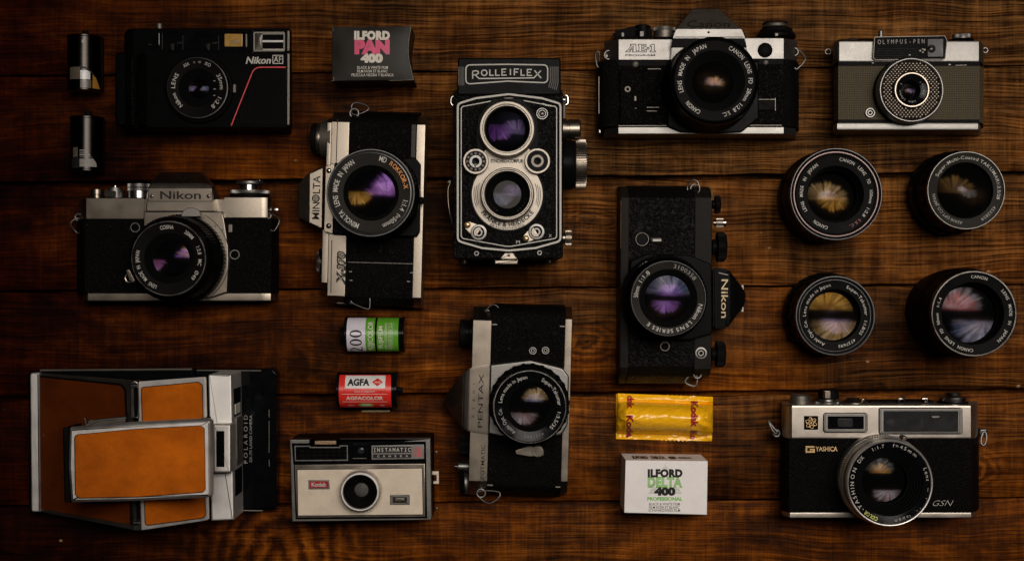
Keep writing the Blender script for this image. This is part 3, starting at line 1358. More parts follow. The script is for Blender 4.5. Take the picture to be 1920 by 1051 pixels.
# lens
lens(False, 920, 475, 46,
     [('lens', [(212, 37.5), (212, 41.2), (206, 42), (196, 42), (192, 45.4), (188, 46)], 'black_paint', 0, 0),
      ('focus_ring', [(206, 39), (206, 42.8), (198, 43.2)], 'black_satin', 80, 0.35)],
     [([(188, 46), (182, 46.05)], 'black_rim')],
     (182, 118, 0.1, 'black_satin'),
     [(62, 41.5, 16, 'coat_blue'), (52, 36, -18, 'coat_violet')],
     [('Nikon', 219, 258, 150, 24, 0.012, 'white_ink'), ('LENS', 268, 306, 150, 24, 0.012, 'white_ink'),
      ('ASA', 327, 341, 158, 20, 0.008, 'white_ink'), ('ISO', 17, 31, 158, 20, 0.008, 'white_ink'), ('25', 350, 355, 158, 12, 0.0, 'grey_ink'), ('400', 1, 8, 158, 12, 0.0, 'grey_ink'),
      ('35mm', 56, 95, 150, 24, 0.012, 'white_ink'), ('1:2.8', 110, 144, 150, 24, 0.012, 'white_ink')])
b = M(smooth=40)
b.dome(922, 640, 15, 45, 43.2, 2.2, nr=6, na=20)
b.dome(912, 293, 8, 45, 42.4, 1.4, nr=5, na=16)
pieces('index_stud', b, 'bright_chrome')
b = M()
b.prism(rr(1137, 452, 1156, 506, 4), 38, 41.5, 0.5)
part('slide_switch', b, 'satin_dark')
b = M(smooth=50)
for y in (372, 430, 480, 520):
    b.prism([(1014 + (y > 400) * 8, y), (1034, y), (1034, y + 5), (1014, y + 5)], 43, 44.4, 0.1)
pieces('distance_mark', b, 'grey_ink')
knob((688, 128), (686, 78), 20, [(0, 22), (0.8, 22), (0.95, 18), (1, 8)], 'satin_dark', 'shutter_button')
b = M()
b.prism(rr(612, 134, 706, 246, 6), 36, 39.0, 0.4)
part('self_timer_panel', b, 'black_gloss')
b = M()
b.hull([(614, 200, 38.8), (640, 208, 39.8), (638, 214, 39.6), (616, 210, 39)], 0.1)
b.tube([(684, 140, 39.0), (684, 212, 39.0)], 0.35)
pieces('chrome_strip', b, 'satin_chrome')

# ================================================================ two bare film cassettes
def label_map(axis_y, cx, z0, rmm, zr):
    """maps view points, unrolled round a lying cassette (axis along y or x), onto its skin"""
    def f(x, y):
        if axis_y:
            p0 = P(cx, y, zr)
            off = R(x - cx, zr)
            return Vector((p0.x + rmm * sin(off / rmm), p0.y, z0 + rmm * cos(off / rmm)))
        p0 = P(x, cx, zr)
        off = R(y - cx, zr)
        return Vector((p0.x, p0.y - rmm * sin(off / rmm), z0 + rmm * cos(off / rmm)))
    return f


def wrapped(b, pts, mapf, axis_y):
    st = 8.0
    b._put([(x, y) for x, y in pts], [tuple(range(len(pts)))], mapf, [(1, 0, st)] if axis_y else [(0, 1, st)])


view(90, 20, 3.284)
thing('film_cassette', 'dark metal film cassette with white, brown and yellow label pieces, level with the compact camera', 'film cassette', 228, 330, 'bare metal film cassettes')
ZC = 12.6
def cassette(cx, y0, y1, rv):
    b = M(smooth=30)
    b.roller((cx, y0 + 8), (cx, y1 - 6), ZC, [(0, rv - 3), (0.001, rv - 2), (0.999, rv - 2), (1, rv - 3)], seg=64)
    sh = part('shell', b, 'dark_tin')
    for ya, yb in ((y0, y0 + 15), (y1 - 15, y1)):
        b = M(smooth=30)
        b.roller((cx, ya), (cx, yb), ZC, [(0, rv * 0.55), (0.02, rv - 3), (0.25, rv + 4), (0.75, rv + 4), (0.98, rv - 2), (1, rv * 0.8)], seg=64)
        part('end_cap', b, 'dark_tin')
    b = M(smooth=30)
    b.roller((cx + 8, y0 - 36), (cx + 8, y0 + 2), ZC, [(0, 17), (0.05, 20), (0.6, 20), (0.62, 26), (1, 26)], seg=28)
    part('spool', b, 'black_satin')
cassette(224, 160, 502, 104)
mp = label_map(True, 224, ZC, R(102, ZC) + 0.06, ZC)
b = M(smooth=60)
b.mi = 0
wrapped(b, [(158, 362), (231, 362), (231, 436), (158, 436)], mp, True)
b.mi = 1
wrapped(b, [(231, 382), (272, 382), (290, 392), (290, 436), (231, 436)], mp, True)
b.mi = 0
wrapped(b, [(231, 440), (296, 440), (296, 496), (231, 496)], mp, True)
b.mi = 2
wrapped(b, [(306, 404), (330, 424), (352, 460), (372, 496), (304, 496)], mp, True)
b.mi = 3
wrapped(b, [(228, 356), (262, 362), (300, 386), (318, 412), (312, 416), (292, 392), (262, 372), (228, 366)], mp, True)
part('label', b, ['label_brown', 'label_white', 'label_yellow', 'black_ink'])
b = M(flat=True)
wrapped(b, [(241, 196), (252, 196), (252, 216), (241, 216)], mp, True)
part('code_patch', b, 'white_ink')
b = M()
b.prism([(300, 165), (338, 165), (338, 498), (300, 498)], 0.4, 3.0, 0.4)
part('felt_lip', b, 'black_satin')

thing('film_cassette', 'dark grey metal film cassette with black and white stripes on its lower end', 'film cassette', 240, 830, 'bare metal film cassettes')
cassette(240, 656, 994, 102)
mp = label_map(True, 240, ZC, R(100, ZC) + 0.06, ZC)
b = M(smooth=60)
b.mi = 0
wrapped(b, [(176, 850), (214, 850), (214, 908), (176, 908)], mp, True)
b.mi = 1
for y0, y1 in ((866, 872), (880, 884), (892, 900), (908, 911)):
    xr = 268 + (y0 - 866) * 0.75
    wrapped(b, [(226, y0), (xr, y0), (xr + 4, y1), (226, y1)], mp, True)
wrapped(b, [(226, 920), (310, 920), (328, 945), (332, 968), (226, 968)], mp, True)
b.mi = 2
wrapped(b, [(160, 912), (222, 912), (222, 975), (160, 975)], mp, True)
part('label', b, ['label_brown', 'grey_ink', 'black_ink'])
b = M()
b.prism([(300, 662), (342, 662), (342, 990), (300, 990)], 0.4, 3.0, 0.4)
part('felt_lip', b, 'black_satin')

# ================================================================ silver and black SLR, left
view(110, 300, 3.502)
thing('slr_camera', 'silver and black SLR camera lying level below the black compact camera', 'camera', 780, 650, 'SLR cameras lying level')
b = M()
b.ext([(122, 1), (120, 14), (126, 22), (142, 28), (172, 33), (1396, 33), (1425, 28), (1441, 21), (1448, 13), (1448, 1)], 384, 874, ch=0.4)
part('body', b, 'black_leather')
b = M()
b.ext([(140, 1), (140, 19), (148, 26), (162, 31), (182, 34), (562, 34), (562, 1)], 248, 389, ch=0.7)
b.ext([(1088, 1), (1088, 34), (1330, 34), (1372, 32), (1392, 27), (1404, 18), (1404, 1)], 242, 381, ch=0.7)
b.ext([(500, 1), (500, 30), (1120, 30), (1120, 1)], 255, 385, ch=0.5)
part('top_plate', b, 'satin_chrome_warm')
b = M()
b.ext([(160, 1), (160, 19), (172, 28), (192, 33.4), (1330, 33.4), (1392, 32), (1414, 28), (1430, 20), (1430, 1)], 872, 925, ch=0.7)
part('base_plate', b, 'satin_chrome_warm')
b = M()
b.ext([(1432, 1), (1430, 20), (1436, 22), (1446, 16), (1446, 1)], 868, 908, ch=0.4)
part('door_latch', b, 'satin_chrome_warm')
b = M()
b.hull([(582, 336, 38), (1022, 336, 38), (588, 184, 38), (1006, 184, 38), (606, 155, 36.5), (996, 155, 36.5), (572, 336, 30), (1046, 336, 30), (600, 150, 30), (1018, 160, 30), (664, 77, 17), (940, 77, 17), (664, 77, 5), (940, 77, 5), (572, 250, 5), (1062, 240, 8), (1062, 336, 8), (572, 336, 5)], 0.6)
pr = part('prism_housing', b, 'satin_chrome_warm')
b = M(flat=True)
b.ribbon([(590, 184), (1006, 184), (1009, 271), (588, 271)], 4, 38.06, closed=True)
b.text('Nikon', 800, 230, 38.08, 50, wd=268, bold=0.018)
b.ribbon([(578, 336), (1024, 336)], 6, 38.06)
zr_ = lambda x, y: 36.5 - (155 - y) / 78 * 19.5 + 0.45
b.text('E2', 812, 112, zr_, 34, wd=66, bold=0.02)
part('lettering', b, 'black_ink', pr)
for x in (611, 984):
    screw(x, 237, 13, 38, 'satin_chrome_warm', pr)
b = M()
b.prism([(557, 338), (1076, 338), (1092, 420), (1112, 560), (1116, 660), (1106, 866), (1010, 900), (880, 916), (690, 916), (600, 820), (557, 520)], 28, 37.5, 0.8)
part('mount_housing', b, 'satin_chrome_warm')
b = M(flat=True)
b.ribbon(arc(800, 640, 322, 30, 150, 24), 5, 37.6)
b.text('K', 1030, 436, 37.6, 20, 40)
part('lettering', b, 'black_ink')
b = M()
b.disc(1072, 457, 9, 37, 38, 0.3)
b.prism(rr(1112, 420, 1140, 476, 5), 33, 36, 0.5)
part('release_button', b, 'satin_dark')
lens(False, 722, 645, 74,
     [('lens', [(292, 37), (300, 40), (300, 47), (286, 49), (262, 70), (247, 72.5)], 'black_paint', 0, 0),
      ('aperture_ring', [(304, 40.5), (304, 46.5)], 'black_satin', 70, 0.7),
      ('focus_ring', [(288, 51), (291, 53), (283, 66), (279, 67.5)], 'black_satin', 84, 0.8)],
     [([(249, 71.5), (249, 73.6), (245, 74), (239, 74), (236, 73)], 'worn_rim')],
     (236, 166, 1.2, 'black_satin'),
     [(120, 67, 34, 'coat_purple'), (95, 58, -38, 'coat_magenta'), (70, 52, 60, 'coat_amber')],
     [('COSINA', 344, 369, 206, 25, 0.012, 'white_ink'), ('28MM', 31, 51, 206, 24, 0.012, 'white_ink'), ('1:2.8', 66, 83, 206, 24, 0.008, 'white_ink'), ('MC', 91, 104, 206, 24, 0.008, 'white_ink'),
      ('\u00d849', 113, 132, 206, 24, 0.008, 'white_ink'), ('LENS', 203, 219, 206, 24, 0.012, 'white_ink'), ('MADE', 225, 245, 206, 24, 0.012, 'white_ink'), ('IN', 250, 257, 206, 24, 0.012, 'white_ink'), ('JAPAN', 262, 285, 206, 24, 0.012, 'white_ink')])
b = M(smooth=40)
zz = 46
c = arc(866, 372, 62, -75, 75, 14)
b.prism([(800, 372)] + c + [(932, 372)], 45, 49, 0.5)
o = part('coupling_prong', b, 'satin_chrome')
ring(502, 442, 29, 6, 33.6, 'release_ring')
ring(1156, 620, 29, 6, 33.6, 'self_timer_ring')
b = M(smooth=40)
b.lathe(466, 772, [(38, 32.5), (38, 34.5), (32, 35), (26, 34.8)], seg=36)
b.prism([(440, 720), (466, 718), (500, 790), (488, 806), (462, 790)], 33, 36, 0.5)
part('preview_lever', b, 'satin_chrome_warm')
strap_ring([(150, 385, 0), (136, 490, 3), (112, 470, 5), (74, 425, 3), (84, 400, 2), (120, 380, 0)], 22, (130, 375, 22, 22))
strap_ring([(1352, 350, 0), (1372, 440, 2), (1405, 472, 3), (1430, 450, 3), (1458, 386, 2), (1400, 352, 0)], 30, (1375, 366, 19, 29))
b = M(smooth=50)
b.dome(1420, 325, 16, 22, 19, 4, nr=6, na=18)
part('strap_stud', b, 'bright_chrome')
# top controls, left to right
knob((252, 250), (252, 192), 18, [(0, 36), (0.35, 36), (0.4, 42), (0.95, 42), (1, 36)], 'satin_chrome_warm', 'frame_counter')
knob((372, 250), (372, 180), 19, [(0, 62), (0.75, 62), (0.78, 50), (0.95, 50), (1, 46)], 'satin_chrome', 'advance_hub')
knob((372, 182), (372, 168), 19, [(0, 14), (0.9, 14), (1, 10)], 'bright_chrome', 'shutter_button')
b = M()
b.hull([(302, 205, 28), (376, 200, 30), (302, 240, 28), (376, 244, 30), (302, 205, 24), (302, 240, 24), (376, 200, 22), (376, 244, 22)], 0.5)
part('advance_lever', b, 'satin_chrome')
knob((528, 250), (528, 206), 19, [(0, 72), (1, 72)], 'bright_chrome', 'shutter_dial')
knob((528, 204), (528, 186), 19, [(0, 76), (1, 76)], 'satin_chrome', 'dial_rim', teeth=44, depth=0.5, trange=(0, 1))
knob((528, 180), (528, 158), 19, [(0, 76), (1, 76)], 'satin_chrome', 'dial_rim', teeth=44, depth=0.5, trange=(0, 1))
knob((1256, 244), (1256, 224), 18, [(0, 128), (1, 128)], 'black_satin', 'rewind_base')
knob((1256, 224), (1256, 202), 18, [(0, 128), (0.2, 130), (1, 128)], 'satin_chrome', 'film_speed_dial', teeth=90, depth=0.4, trange=(1, 2))
knob((1250, 202), (1250, 160), 18, [(0, 60), (0.9, 60), (1, 56)], 'bright_chrome', 'rewind_hub')
knob((1256, 162), (1256, 140), 18, [(0, 90), (0.2, 92), (0.8, 92), (1, 84)], 'satin_chrome', 'rewind_knob')
b = M(smooth=50)
b.tube([(1300, 142, 22), (1300, 132, 22), (1322, 130, 22), (1322, 142, 22)], 0.7)
part('rewind_crank', b, 'bright_chrome')
# ================================================================ folding instant camera, lower left
view(30, 670, 3.09)
thing('instant_camera', 'unfolded instant camera with chrome frame and tan leather panels', 'camera', 800, 500)
b = M()
b.prism(fillet([(72, 78), (1495, 62), (1512, 90), (1512, 862), (1495, 884), (90, 897), (74, 880)], [14, 6, 10, 10, 10, 14, 8]), 0.5, 11, 1.2)
body = part('body', b, 'black_gloss')
b = M()
b.prism(fillet([(1035, 70), (1488, 70), (1508, 92), (1508, 870), (1290, 878), (1035, 878)], [4, 14, 14, 14, 4, 4]), 10, 14, 1.0)
part('film_door', b, 'black_gloss')
b = M()
b.tube([(140, 74, 12.5), (1020, 68, 12.5)], 0.9)
b.tube([(1050, 74, 14), (1420, 76, 14)], 0.6)
b.tube([(1300, 884, 13), (1430, 886, 13)], 0.6)
pieces('edge_rod', b, 'satin_dark')
b = M()
b.prism(fillet([(80, 88), (132, 88), (140, 892), (88, 894)], [18, 2, 2, 18]), 8, 15.5, 1.0)
part('end_strip', b, 'brushed_steel')
words([T('POLAROID', 1331, 472, 14.08, 21, ang=-90, wd=278, bold=-0.005, track=0.45), T('SX-70 LAND CAMERA', 1360, 468, 14.08, 15, ang=-90, wd=272, bold=-0.005)], 'grey_ink')
b = M()
b.tube([(1466, 300, 14.2), (1466, 345, 14.4)], 0.35)
b.tube([(1466, 365, 14.2), (1466, 550, 14.2)], 0.3)
b.tube([(1466, 590, 14.2), (1468, 630, 14.2)], 0.4)
pieces('door_seam', b, 'satin_dark')
# rear cover: slopes up from the end strip to the hinge ridge
ZH = 82.0
def slope_panel(b, q, zl, zr, th=2.0):
    """quad in view points with its own height at each end"""
    f = onplane((*q[0], zl), (*q[1], zr), (*q[2], zr))
    top = [P(x, y, f(x, y)) for x, y in q]
    bot = [v - Vector((0, 0, th)) for v in top]
    b.hull(top + bot, bev=0.5, rel=True)
b = M()
slope_panel(b, [(134, 92), (668, 132), (690, 1000), (142, 893)], 14.5, ZH, 4)
cov = part('rear_cover', b, 'satin_dark')
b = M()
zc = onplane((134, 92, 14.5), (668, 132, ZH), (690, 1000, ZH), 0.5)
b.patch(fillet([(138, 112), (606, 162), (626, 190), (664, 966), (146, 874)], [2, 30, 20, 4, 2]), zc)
part('leather_panel', b, 'shaded_tan_leather', cov, 'leather panel with its shade put into the colour')
b = M()
b.ribbon(fillet([(138, 108), (612, 156), (632, 188), (668, 966)], [0, 30, 20, 0]), 11, lambda x, y: zc(x, y) + 0.2, h=0.4)
part('panel_trim', b, 'black_satin', cov)
b = M()
wall = [P(142, 150, 12), P(660, 190, 12), P(660, 190, 66), P(142, 150, 12.5)]
b.hull([(160, 130, 12), (660, 150, 12), (660, 150, ZH - 5), (160, 840, 12), (680, 960, 12), (680, 960, ZH - 5), (1000, 180, 12), (1000, 180, 55), (1000, 900, 12), (1000, 900, 55)], 1.0)
part('bellows', b, 'black_matt')
# front panel: from the hinge ridge down to the shutter housing
ZF = 52.0
b = M()
slope_panel(b, [(706, 140), (1094, 112), (1112, 940), (724, 1000)], ZH - 1, ZF, 5)
fp = part('front_panel', b, 'frame_silver')
zs = onplane((706, 140, ZH - 1), (1094, 112, ZF), (1112, 940, ZF), 0.5)
b = M()
b.patch(fillet([(726, 172), (1060, 140), (1080, 160), (1098, 915), (1082, 928), (748, 972)], [14, 24, 10, 24, 10, 20]), zs)
part('leather_panel', b, 'tan_leather', fp)
b = M(flat=True)
b.ribbon(fillet([(726, 172), (1060, 140), (1080, 160), (1098, 915), (1082, 928), (748, 972)], [14, 24, 10, 24, 10, 20]), 5, lambda x, y: zs(x, y) + 0.1, closed=True)
part('panel_trim', b, 'black_ink', fp)
for y0, y1, dx in ((130, 350, 0), (850, 1002, 14)):
    b = M()
    b.prism(fillet([(660 + dx, y0 + 12), (684 + dx, y0), (706 + dx, y0 + 14), (710 + dx, y1), (662 + dx, y1)], [6, 10, 6, 0, 0]), ZH - 10, ZH + 1.0, 0.6)
    h = part('hinge', b, 'bright_chrome')
    b = M()
    b.prism([(682 + dx, y0 + 40 if y0 < 500 else y0), (704 + dx, y0 + 40 if y0 < 500 else y0), (706 + dx, y1 - 8 if y0 < 500 else y1 - 62), (684 + dx, y1 - 8 if y0 < 500 else y1 - 62)], ZH, ZH + 1.3, 0.1)
    part('slot', b, 'black_matt', h)
    b = M(smooth=50)
    yy = y0 + 32 if y0 < 500 else y1 - 46
    b.tube([(668 + dx, yy, ZH + 1.6), (704 + dx, yy, ZH + 1.6)], 1.5)
    part('hinge_pin', b, 'bright_chrome', h)
# shutter housing
b = M()
b.prism(fillet([(1112, 98), (1248, 98), (1262, 940), (1130, 946)], [10, 6, 6, 10]), 14, 46, 1.2)
sh = part('shutter_housing', b, 'brushed_steel')
b = M()
b.prism(rr(1240, 185, 1254, 348, 2), 18, 40, 0.4, zr=46)
b.prism(rr(1250, 658, 1262, 812, 2), 18, 40, 0.4, zr=46)
pieces('lens_recess', b, 'black_gloss', sh)
b = M()
b.prism(rr(1244, 276, 1258, 336, 2), 22, 38, 0.3, zr=46)
part('exposure_wheel', b, 'cream', sh)
b = M()
b.prism(rr(1240, 360, 1262, 640, 2), 15, 34, 0.6, zr=46)
part('lens_board', b, 'satin_dark', sh)
b = M(smooth=50)
b.roller((1270, 484), (1296, 484), 28, [(0, 40), (0.7, 38), (1, 22)], seg=36)
part('lens_dial', b, 'bright_chrome', sh)
# electric eye
b = M()
b.prism(rr(1138, 384, 1246, 668, 14), 44, 56, 1.6)
eye = part('finder_eye', b, 'frame_silver')
b = M()
b.ribbon(rr(1140, 386, 1244, 666, 14), 3, 56.1, closed=True)
b.prism(rr(1160, 424, 1207, 632, 2), 55.6, 56.3, 0.1)
part('eye_slot', b, 'black_gloss', eye)
# viewfinder hump
ZV = 99.0
out = fillet([(304, 404), (700, 372), (1118, 352), (1134, 368), (1134, 808), (1090, 816), (700, 834), (314, 842), (298, 640)], [14, 0, 14, 10, 14, 0, 0, 14, 0], 6)
b = M()
b.prism(out, 90, ZV, prof=[(3.0, 89), (0.6, 91), (0, ZV - 4.0), (0.3, ZV - 2.2), (1.0, ZV - 0.8), (2.2, ZV)])
vf = part('viewfinder', b, 'frame_silver')
b = M()
b.prism([(330, 420), (1040, 380), (1040, 790), (340, 825)], 40, 90, 0.5)
part('mirror_box', b, 'black_matt', vf)
inn = fillet([(340, 448), (700, 414), (1072, 394), (1090, 412), (1096, 760), (1082, 778), (700, 806), (362, 812), (344, 790)], [26, 0, 18, 8, 8, 20, 0, 20, 6], 6)
b = M()
b.prism(inn, ZV - 1, ZV + 0.5, 0.5)
part('leather_panel', b, 'tan_leather', vf)
b = M(flat=True)
b.ribbon(inn, 7, ZV + 0.12, closed=True)
part('panel_trim', b, 'black_ink', vf)
b = M()
b.prism(fillet([(268, 408), (304, 404), (314, 842), (278, 838)], [6, 0, 0, 6]), 66, 92, 1.0)
part('eyecup', b, 'black_satin', vf)
b = M()
b.hull([(420, 362, 84), (640, 352, 86), (420, 402, 84), (640, 372, 86), (420, 362, 74), (640, 352, 74), (420, 402, 74), (640, 372, 74)], 0.8)
part('erecting_arm', b, 'satin_dark')
b = M()
b.tube([(398, 352, 82), (410, 390, 84), (480, 362, 84), (640, 346, 84)], 1.0)
part('spring_wire', b, 'satin_chrome')

# ================================================================ silver SLR on its end, centre left
view(540, 170, 2.443, rot=1.5, pv=(400, 550))
thing('slr_camera', 'silver SLR camera turned on its end below the black film box', 'camera', 400, 540, 'SLR cameras turned on end')
b = M()
b.ext([(86, 1), (84, 12), (92, 24), (118, 30), (148, 33), (935, 33), (962, 29), (976, 18), (976, 1)], 262, 585, axis='y', ch=0.4)
part('body', b, 'black_leather')
b = M()
b.ext([(90, 1), (90, 22), (108, 30), (136, 34), (930, 34), (956, 29), (966, 20), (966, 1)], 188, 271, axis='y', ch=0.6)
b.ext([(120, 1), (124, 28), (140, 31), (560, 31), (560, 1)], 168, 192, axis='y', ch=0.5)
b.ext([(640, 1), (640, 31), (880, 31), (910, 26), (912, 1)], 160, 192, axis='y', ch=0.5)
tp = part('top_plate', b, 'satin_chrome_warm')
b = M(flat=True)
b.ribbon([(216, 136), (214, 560)], 4, 34.06)
b.ribbon([(204, 690), (206, 930)], 4, 34.06)
b.text('X-370', 250, 818, 34.06, 33, ang=-90, wd=150, bold=0.085, shear=0.2)
part('lettering', b, 'black_ink', tp)
b = M(flat=True)
b.text('X-370', 250, 818, 34.12, 28, ang=-90, wd=138, bold=-0.02, shear=0.2)
part('lettering', b, 'satin_chrome_warm', tp)
b = M()
b.ext([(100, 1), (98, 20), (112, 29), (140, 33.6), (930, 33.6), (960, 29), (978, 20), (978, 1)], 578, 620, axis='y', ch=0.6)
part('base_plate', b, 'satin_chrome_warm')
b = M()
b.ext([(150, 30), (150, 33.3), (300, 33.3), (300, 30)], 556, 576, axis='y', ch=0.2)
part('leather_edge', b, 'prism_grey')
b = M()
b.prism(fillet([(206, 336), (575, 300), (602, 330), (606, 640), (590, 664), (206, 664)], [10, 10, 20, 20, 10, 10]), 30, 38, 1.0)
part('mount_housing', b, 'black_paint')
b = M()
b.hull([(96, 386, 37), (156, 358, 38), (158, 637, 38), (98, 612, 37), (46, 440, 20), (84, 388, 30), (92, 612, 30), (48, 590, 20), (46, 440, 3), (48, 590, 3), (156, 350, 20), (158, 645, 20), (156, 350, 3), (158, 645, 3)], 0.6)
pr = part('prism_housing', b, 'prism_grey')
b = M()
b.prism(fillet([(94, 388), (154, 359), (157, 637), (98, 611)], [5, 5, 5, 5]), 36.5, 38.5, 0.4)
npl = part('name_plate', b, 'satin_chrome_warm', pr)
b = M(flat=True)
b.text('MIN', 128, 557, 38.58, 32, ang=-90, wd=78, bold=0.012)
b.text('LTA', 128, 437, 38.58, 32, ang=-90, wd=82, bold=0.012)
b.ribbon(circle(126, 500, 16, 28), 4, 38.58, closed=True)
for k in range(5):
    x = 114 + k * 6
    hw = sqrt(max(0, 16 ** 2 - (x - 126) ** 2))
    b.ribbon([(x, 500 - hw), (x, 500 + hw)], 3.6, 38.58)
part('lettering', b, 'black_ink', npl)
b = M()
b.prism(fillet([(166, 352), (208, 334), (208, 662), (166, 650)], 4), 30, 38, 0.5)
part('housing_plate', b, 'satin_chrome_warm')
screw(182, 372, 12, 38.1, 'bright_chrome')
screw(188, 625, 12, 38.1, 'bright_chrome')
lens(False, 377, 468, 70,
     [('lens', [(206, 36), (212, 40), (212, 48), (206, 50), (204, 66), (203, 68)], 'black_paint', 0, 0),
      ('aperture_ring', [(216, 41), (216, 47)], 'black_satin', 64, 0.6),
      ('focus_ring', [(209, 52), (209, 64)], 'black_satin', 90, 0.6)],
     [([(203, 68), (203, 69.6), (200, 70), (196, 70), (194, 68.6)], 'black_rim'), ([(186, 69), (186, 69.5), (182, 69.6), (181, 69)], 'black_rim')],
     (194, 128, 1.0, 'name_ring_grey'),
     [(108, 64, 46, 'coat_magenta'), (100, 54, -42, 'coat_orange'), (84, 48, 90, 'coat_purple')],
     [('LENS', 246, 264, 163, 23, 0.02, 'white_ink'), ('MADE', 270, 290, 163, 23, 0.02, 'white_ink'), ('IN', 296, 303, 163, 23, 0.02, 'white_ink'), ('JAPAN', 308, 330, 163, 23, 0.02, 'white_ink'),
      ('MD', 12, 25, 163, 24, 0.02, 'white_ink'), ('ROKKOR-X', 31, 82, 163, 20, 0.02, 'orange_ink'), ('1:1.4', 99, 119, 163, 22, 0.015, 'white_ink'), ('f=50mm', 126, 159, 163, 21, 0.015, 'white_ink'),
      ('MINOLTA', 198, 238, 163, 23, 0.02, 'white_ink')], 'black_paint')
b = M()
b.prism(rr(600, 480, 616, 512, 5), 40, 48, 0.8)
part('release_button', b, 'black_satin')
b = M()
for row in range(9):
    y = 800 + row * 11
    for col in range(28):
        x = 296 + col * 9.6
        b.prism([(x, y), (x + 4, y), (x + 4, y + 4), (x, y + 4)], 33, 33.5, 0)
part('grip_texture', b, 'black_satin')
b = M()
b.prism([(280, 786), (582, 786), (582, 790), (280, 790)], 33, 33.9, 0.2)
b.prism([(286, 828), (300, 828), (300, 834), (286, 834)], 33, 34.2, 0.2)
b.prism([(566, 826), (582, 826), (582, 832), (566, 832)], 33, 34.2, 0.2)
b.prism([(290, 868), (304, 868), (304, 874), (290, 874)], 33, 34.2, 0.2)
b.prism([(552, 866), (568, 866), (568, 872), (552, 872)], 33, 34.2, 0.2)
pieces('grip_edge', b, 'satin_dark')
knob((196, 226), (146, 226), 18, [(0, 92), (1, 82)], 'satin_dark', 'rewind_base')
knob((150, 226), (128, 226), 18, [(0, 70), (0.5, 72), (1, 70)], 'satin_chrome_warm', 'rewind_collar')
knob((130, 226), (100, 226), 18, [(0, 62), (0.2, 70), (0.8, 68), (1, 60)], 'black_satin', 'rewind_knob')
knob((172, 790), (140, 790), 19, [(0, 52), (0.6, 52), (1, 48)], 'satin_chrome_warm', 'shutter_dial', teeth=40, depth=0.4, trange=(0, 2))
b = M()
b.hull([(146, 730, 26), (174, 726, 28), (150, 848, 26), (176, 850, 28), (146, 730, 20), (150, 848, 20), (176, 726, 10), (176, 850, 10)], 0.8)
part('advance_lever', b, 'black_satin')
b = M()
b.hull([(152, 845, 24), (188, 850, 28), (168, 900, 22), (196, 912, 26), (152, 845, 10), (168, 900, 10), (196, 912, 10)], 0.8)
part('shutter_block', b, 'satin_dark')
strap_ring([(282, 52, 0), (354, 68, 1), (360, 92, 2), (290, 118, 2), (276, 100, 1)], 24, (292, 106, 20, 27))
strap_ring([(296, 952, 0), (384, 926, 2), (388, 996, 2), (376, 1002, 2), (300, 974, 0)], 30, (302, 958, 17, 28))
b = M()
b.prism(rr(228, 960, 276, 984, 8), 6, 24, 1.2)
part('strap_stud', b, 'satin_chrome_warm')

# ================================================================ twin lens reflex, centre
view(820, 90, 2.503)
thing('twin_lens_camera', 'twin lens reflex camera with two stacked lenses, silver trim and a ribbed side knob', 'camera', 330, 600)
ZT = 76.0
b = M()
b.prism(rr(74, 196, 590, 988, 16), 1, ZT, 1.2)
part('body', b, 'black_leather_coarse')
b = M()
b.prism(fillet([(96, 46), (579, 46), (580, 222), (92, 222)], 14), 4, ZT + 1.5, 1.2)
hd = part('focusing_hood', b, 'black_paint')
b = M(flat=True)
for i in range(5):
    xo = 530 + i * 9
    b.ribbon([(xo, 88), (xo, 160), (xo - 8, 186 + i * 3)], 2.6, ZT + 1.6)
    xo = 124 - i * 6
    b.ribbon([(xo, 88), (xo, 176)], 2.0, ZT + 1.6)
pieces('side_line', b, 'faint_ink', hd)
b = M()
b.ribbon(fillet([(134, 80), (330, 77), (518, 80), (518, 164), (330, 156), (134, 170)], [22, 0, 22, 22, 0, 22], 6), 5.5, ZT + 2.0, closed=True, h=0.5)
part('plate_frame', b, 'white_ink', hd)
b = M(flat=True)
Z = ZT + 1.65
def stroke(lines, w=5.2):
    for l in lines:
        b.ribbon([(820 * 0 + x, y) for x, y in l], w, Z)
def c5(pts):            # points taken from the 5.256x crop of the plate
    return [((x / 5.256 + 20) * 2.503, (y / 5.256 + 10) * 2.503) for x, y in pts]
stroke([c5([(243, 252), (243, 180)]), c5([(240, 180), (275, 172), (298, 180), (300, 196), (284, 210), (244, 216)]), c5([(268, 214), (306, 250), (846, 243), (916, 172)]), c5([(852, 170), (918, 246)])])
b.ribbon(c5(circle(357, 193, 27, 28)), 5.2, Z, closed=True)
stroke([c5([(412, 160), (412, 218), (450, 218)]), c5([(470, 160), (470, 218), (510, 218)]), c5([(574, 156), (532, 158), (532, 216), (578, 216)]), c5([(532, 186), (566, 186)]), c5([(615, 154), (615, 216)]),
        c5([(698, 156), (654, 156), (654, 218)]), c5([(654, 186), (688, 186)]), c5([(720, 158), (720, 218), (758, 218)]), c5([(826, 160), (782, 160), (782, 220), (828, 220)]), c5([(782, 190), (816, 190)])])
part('lettering', b, 'white_ink', hd)
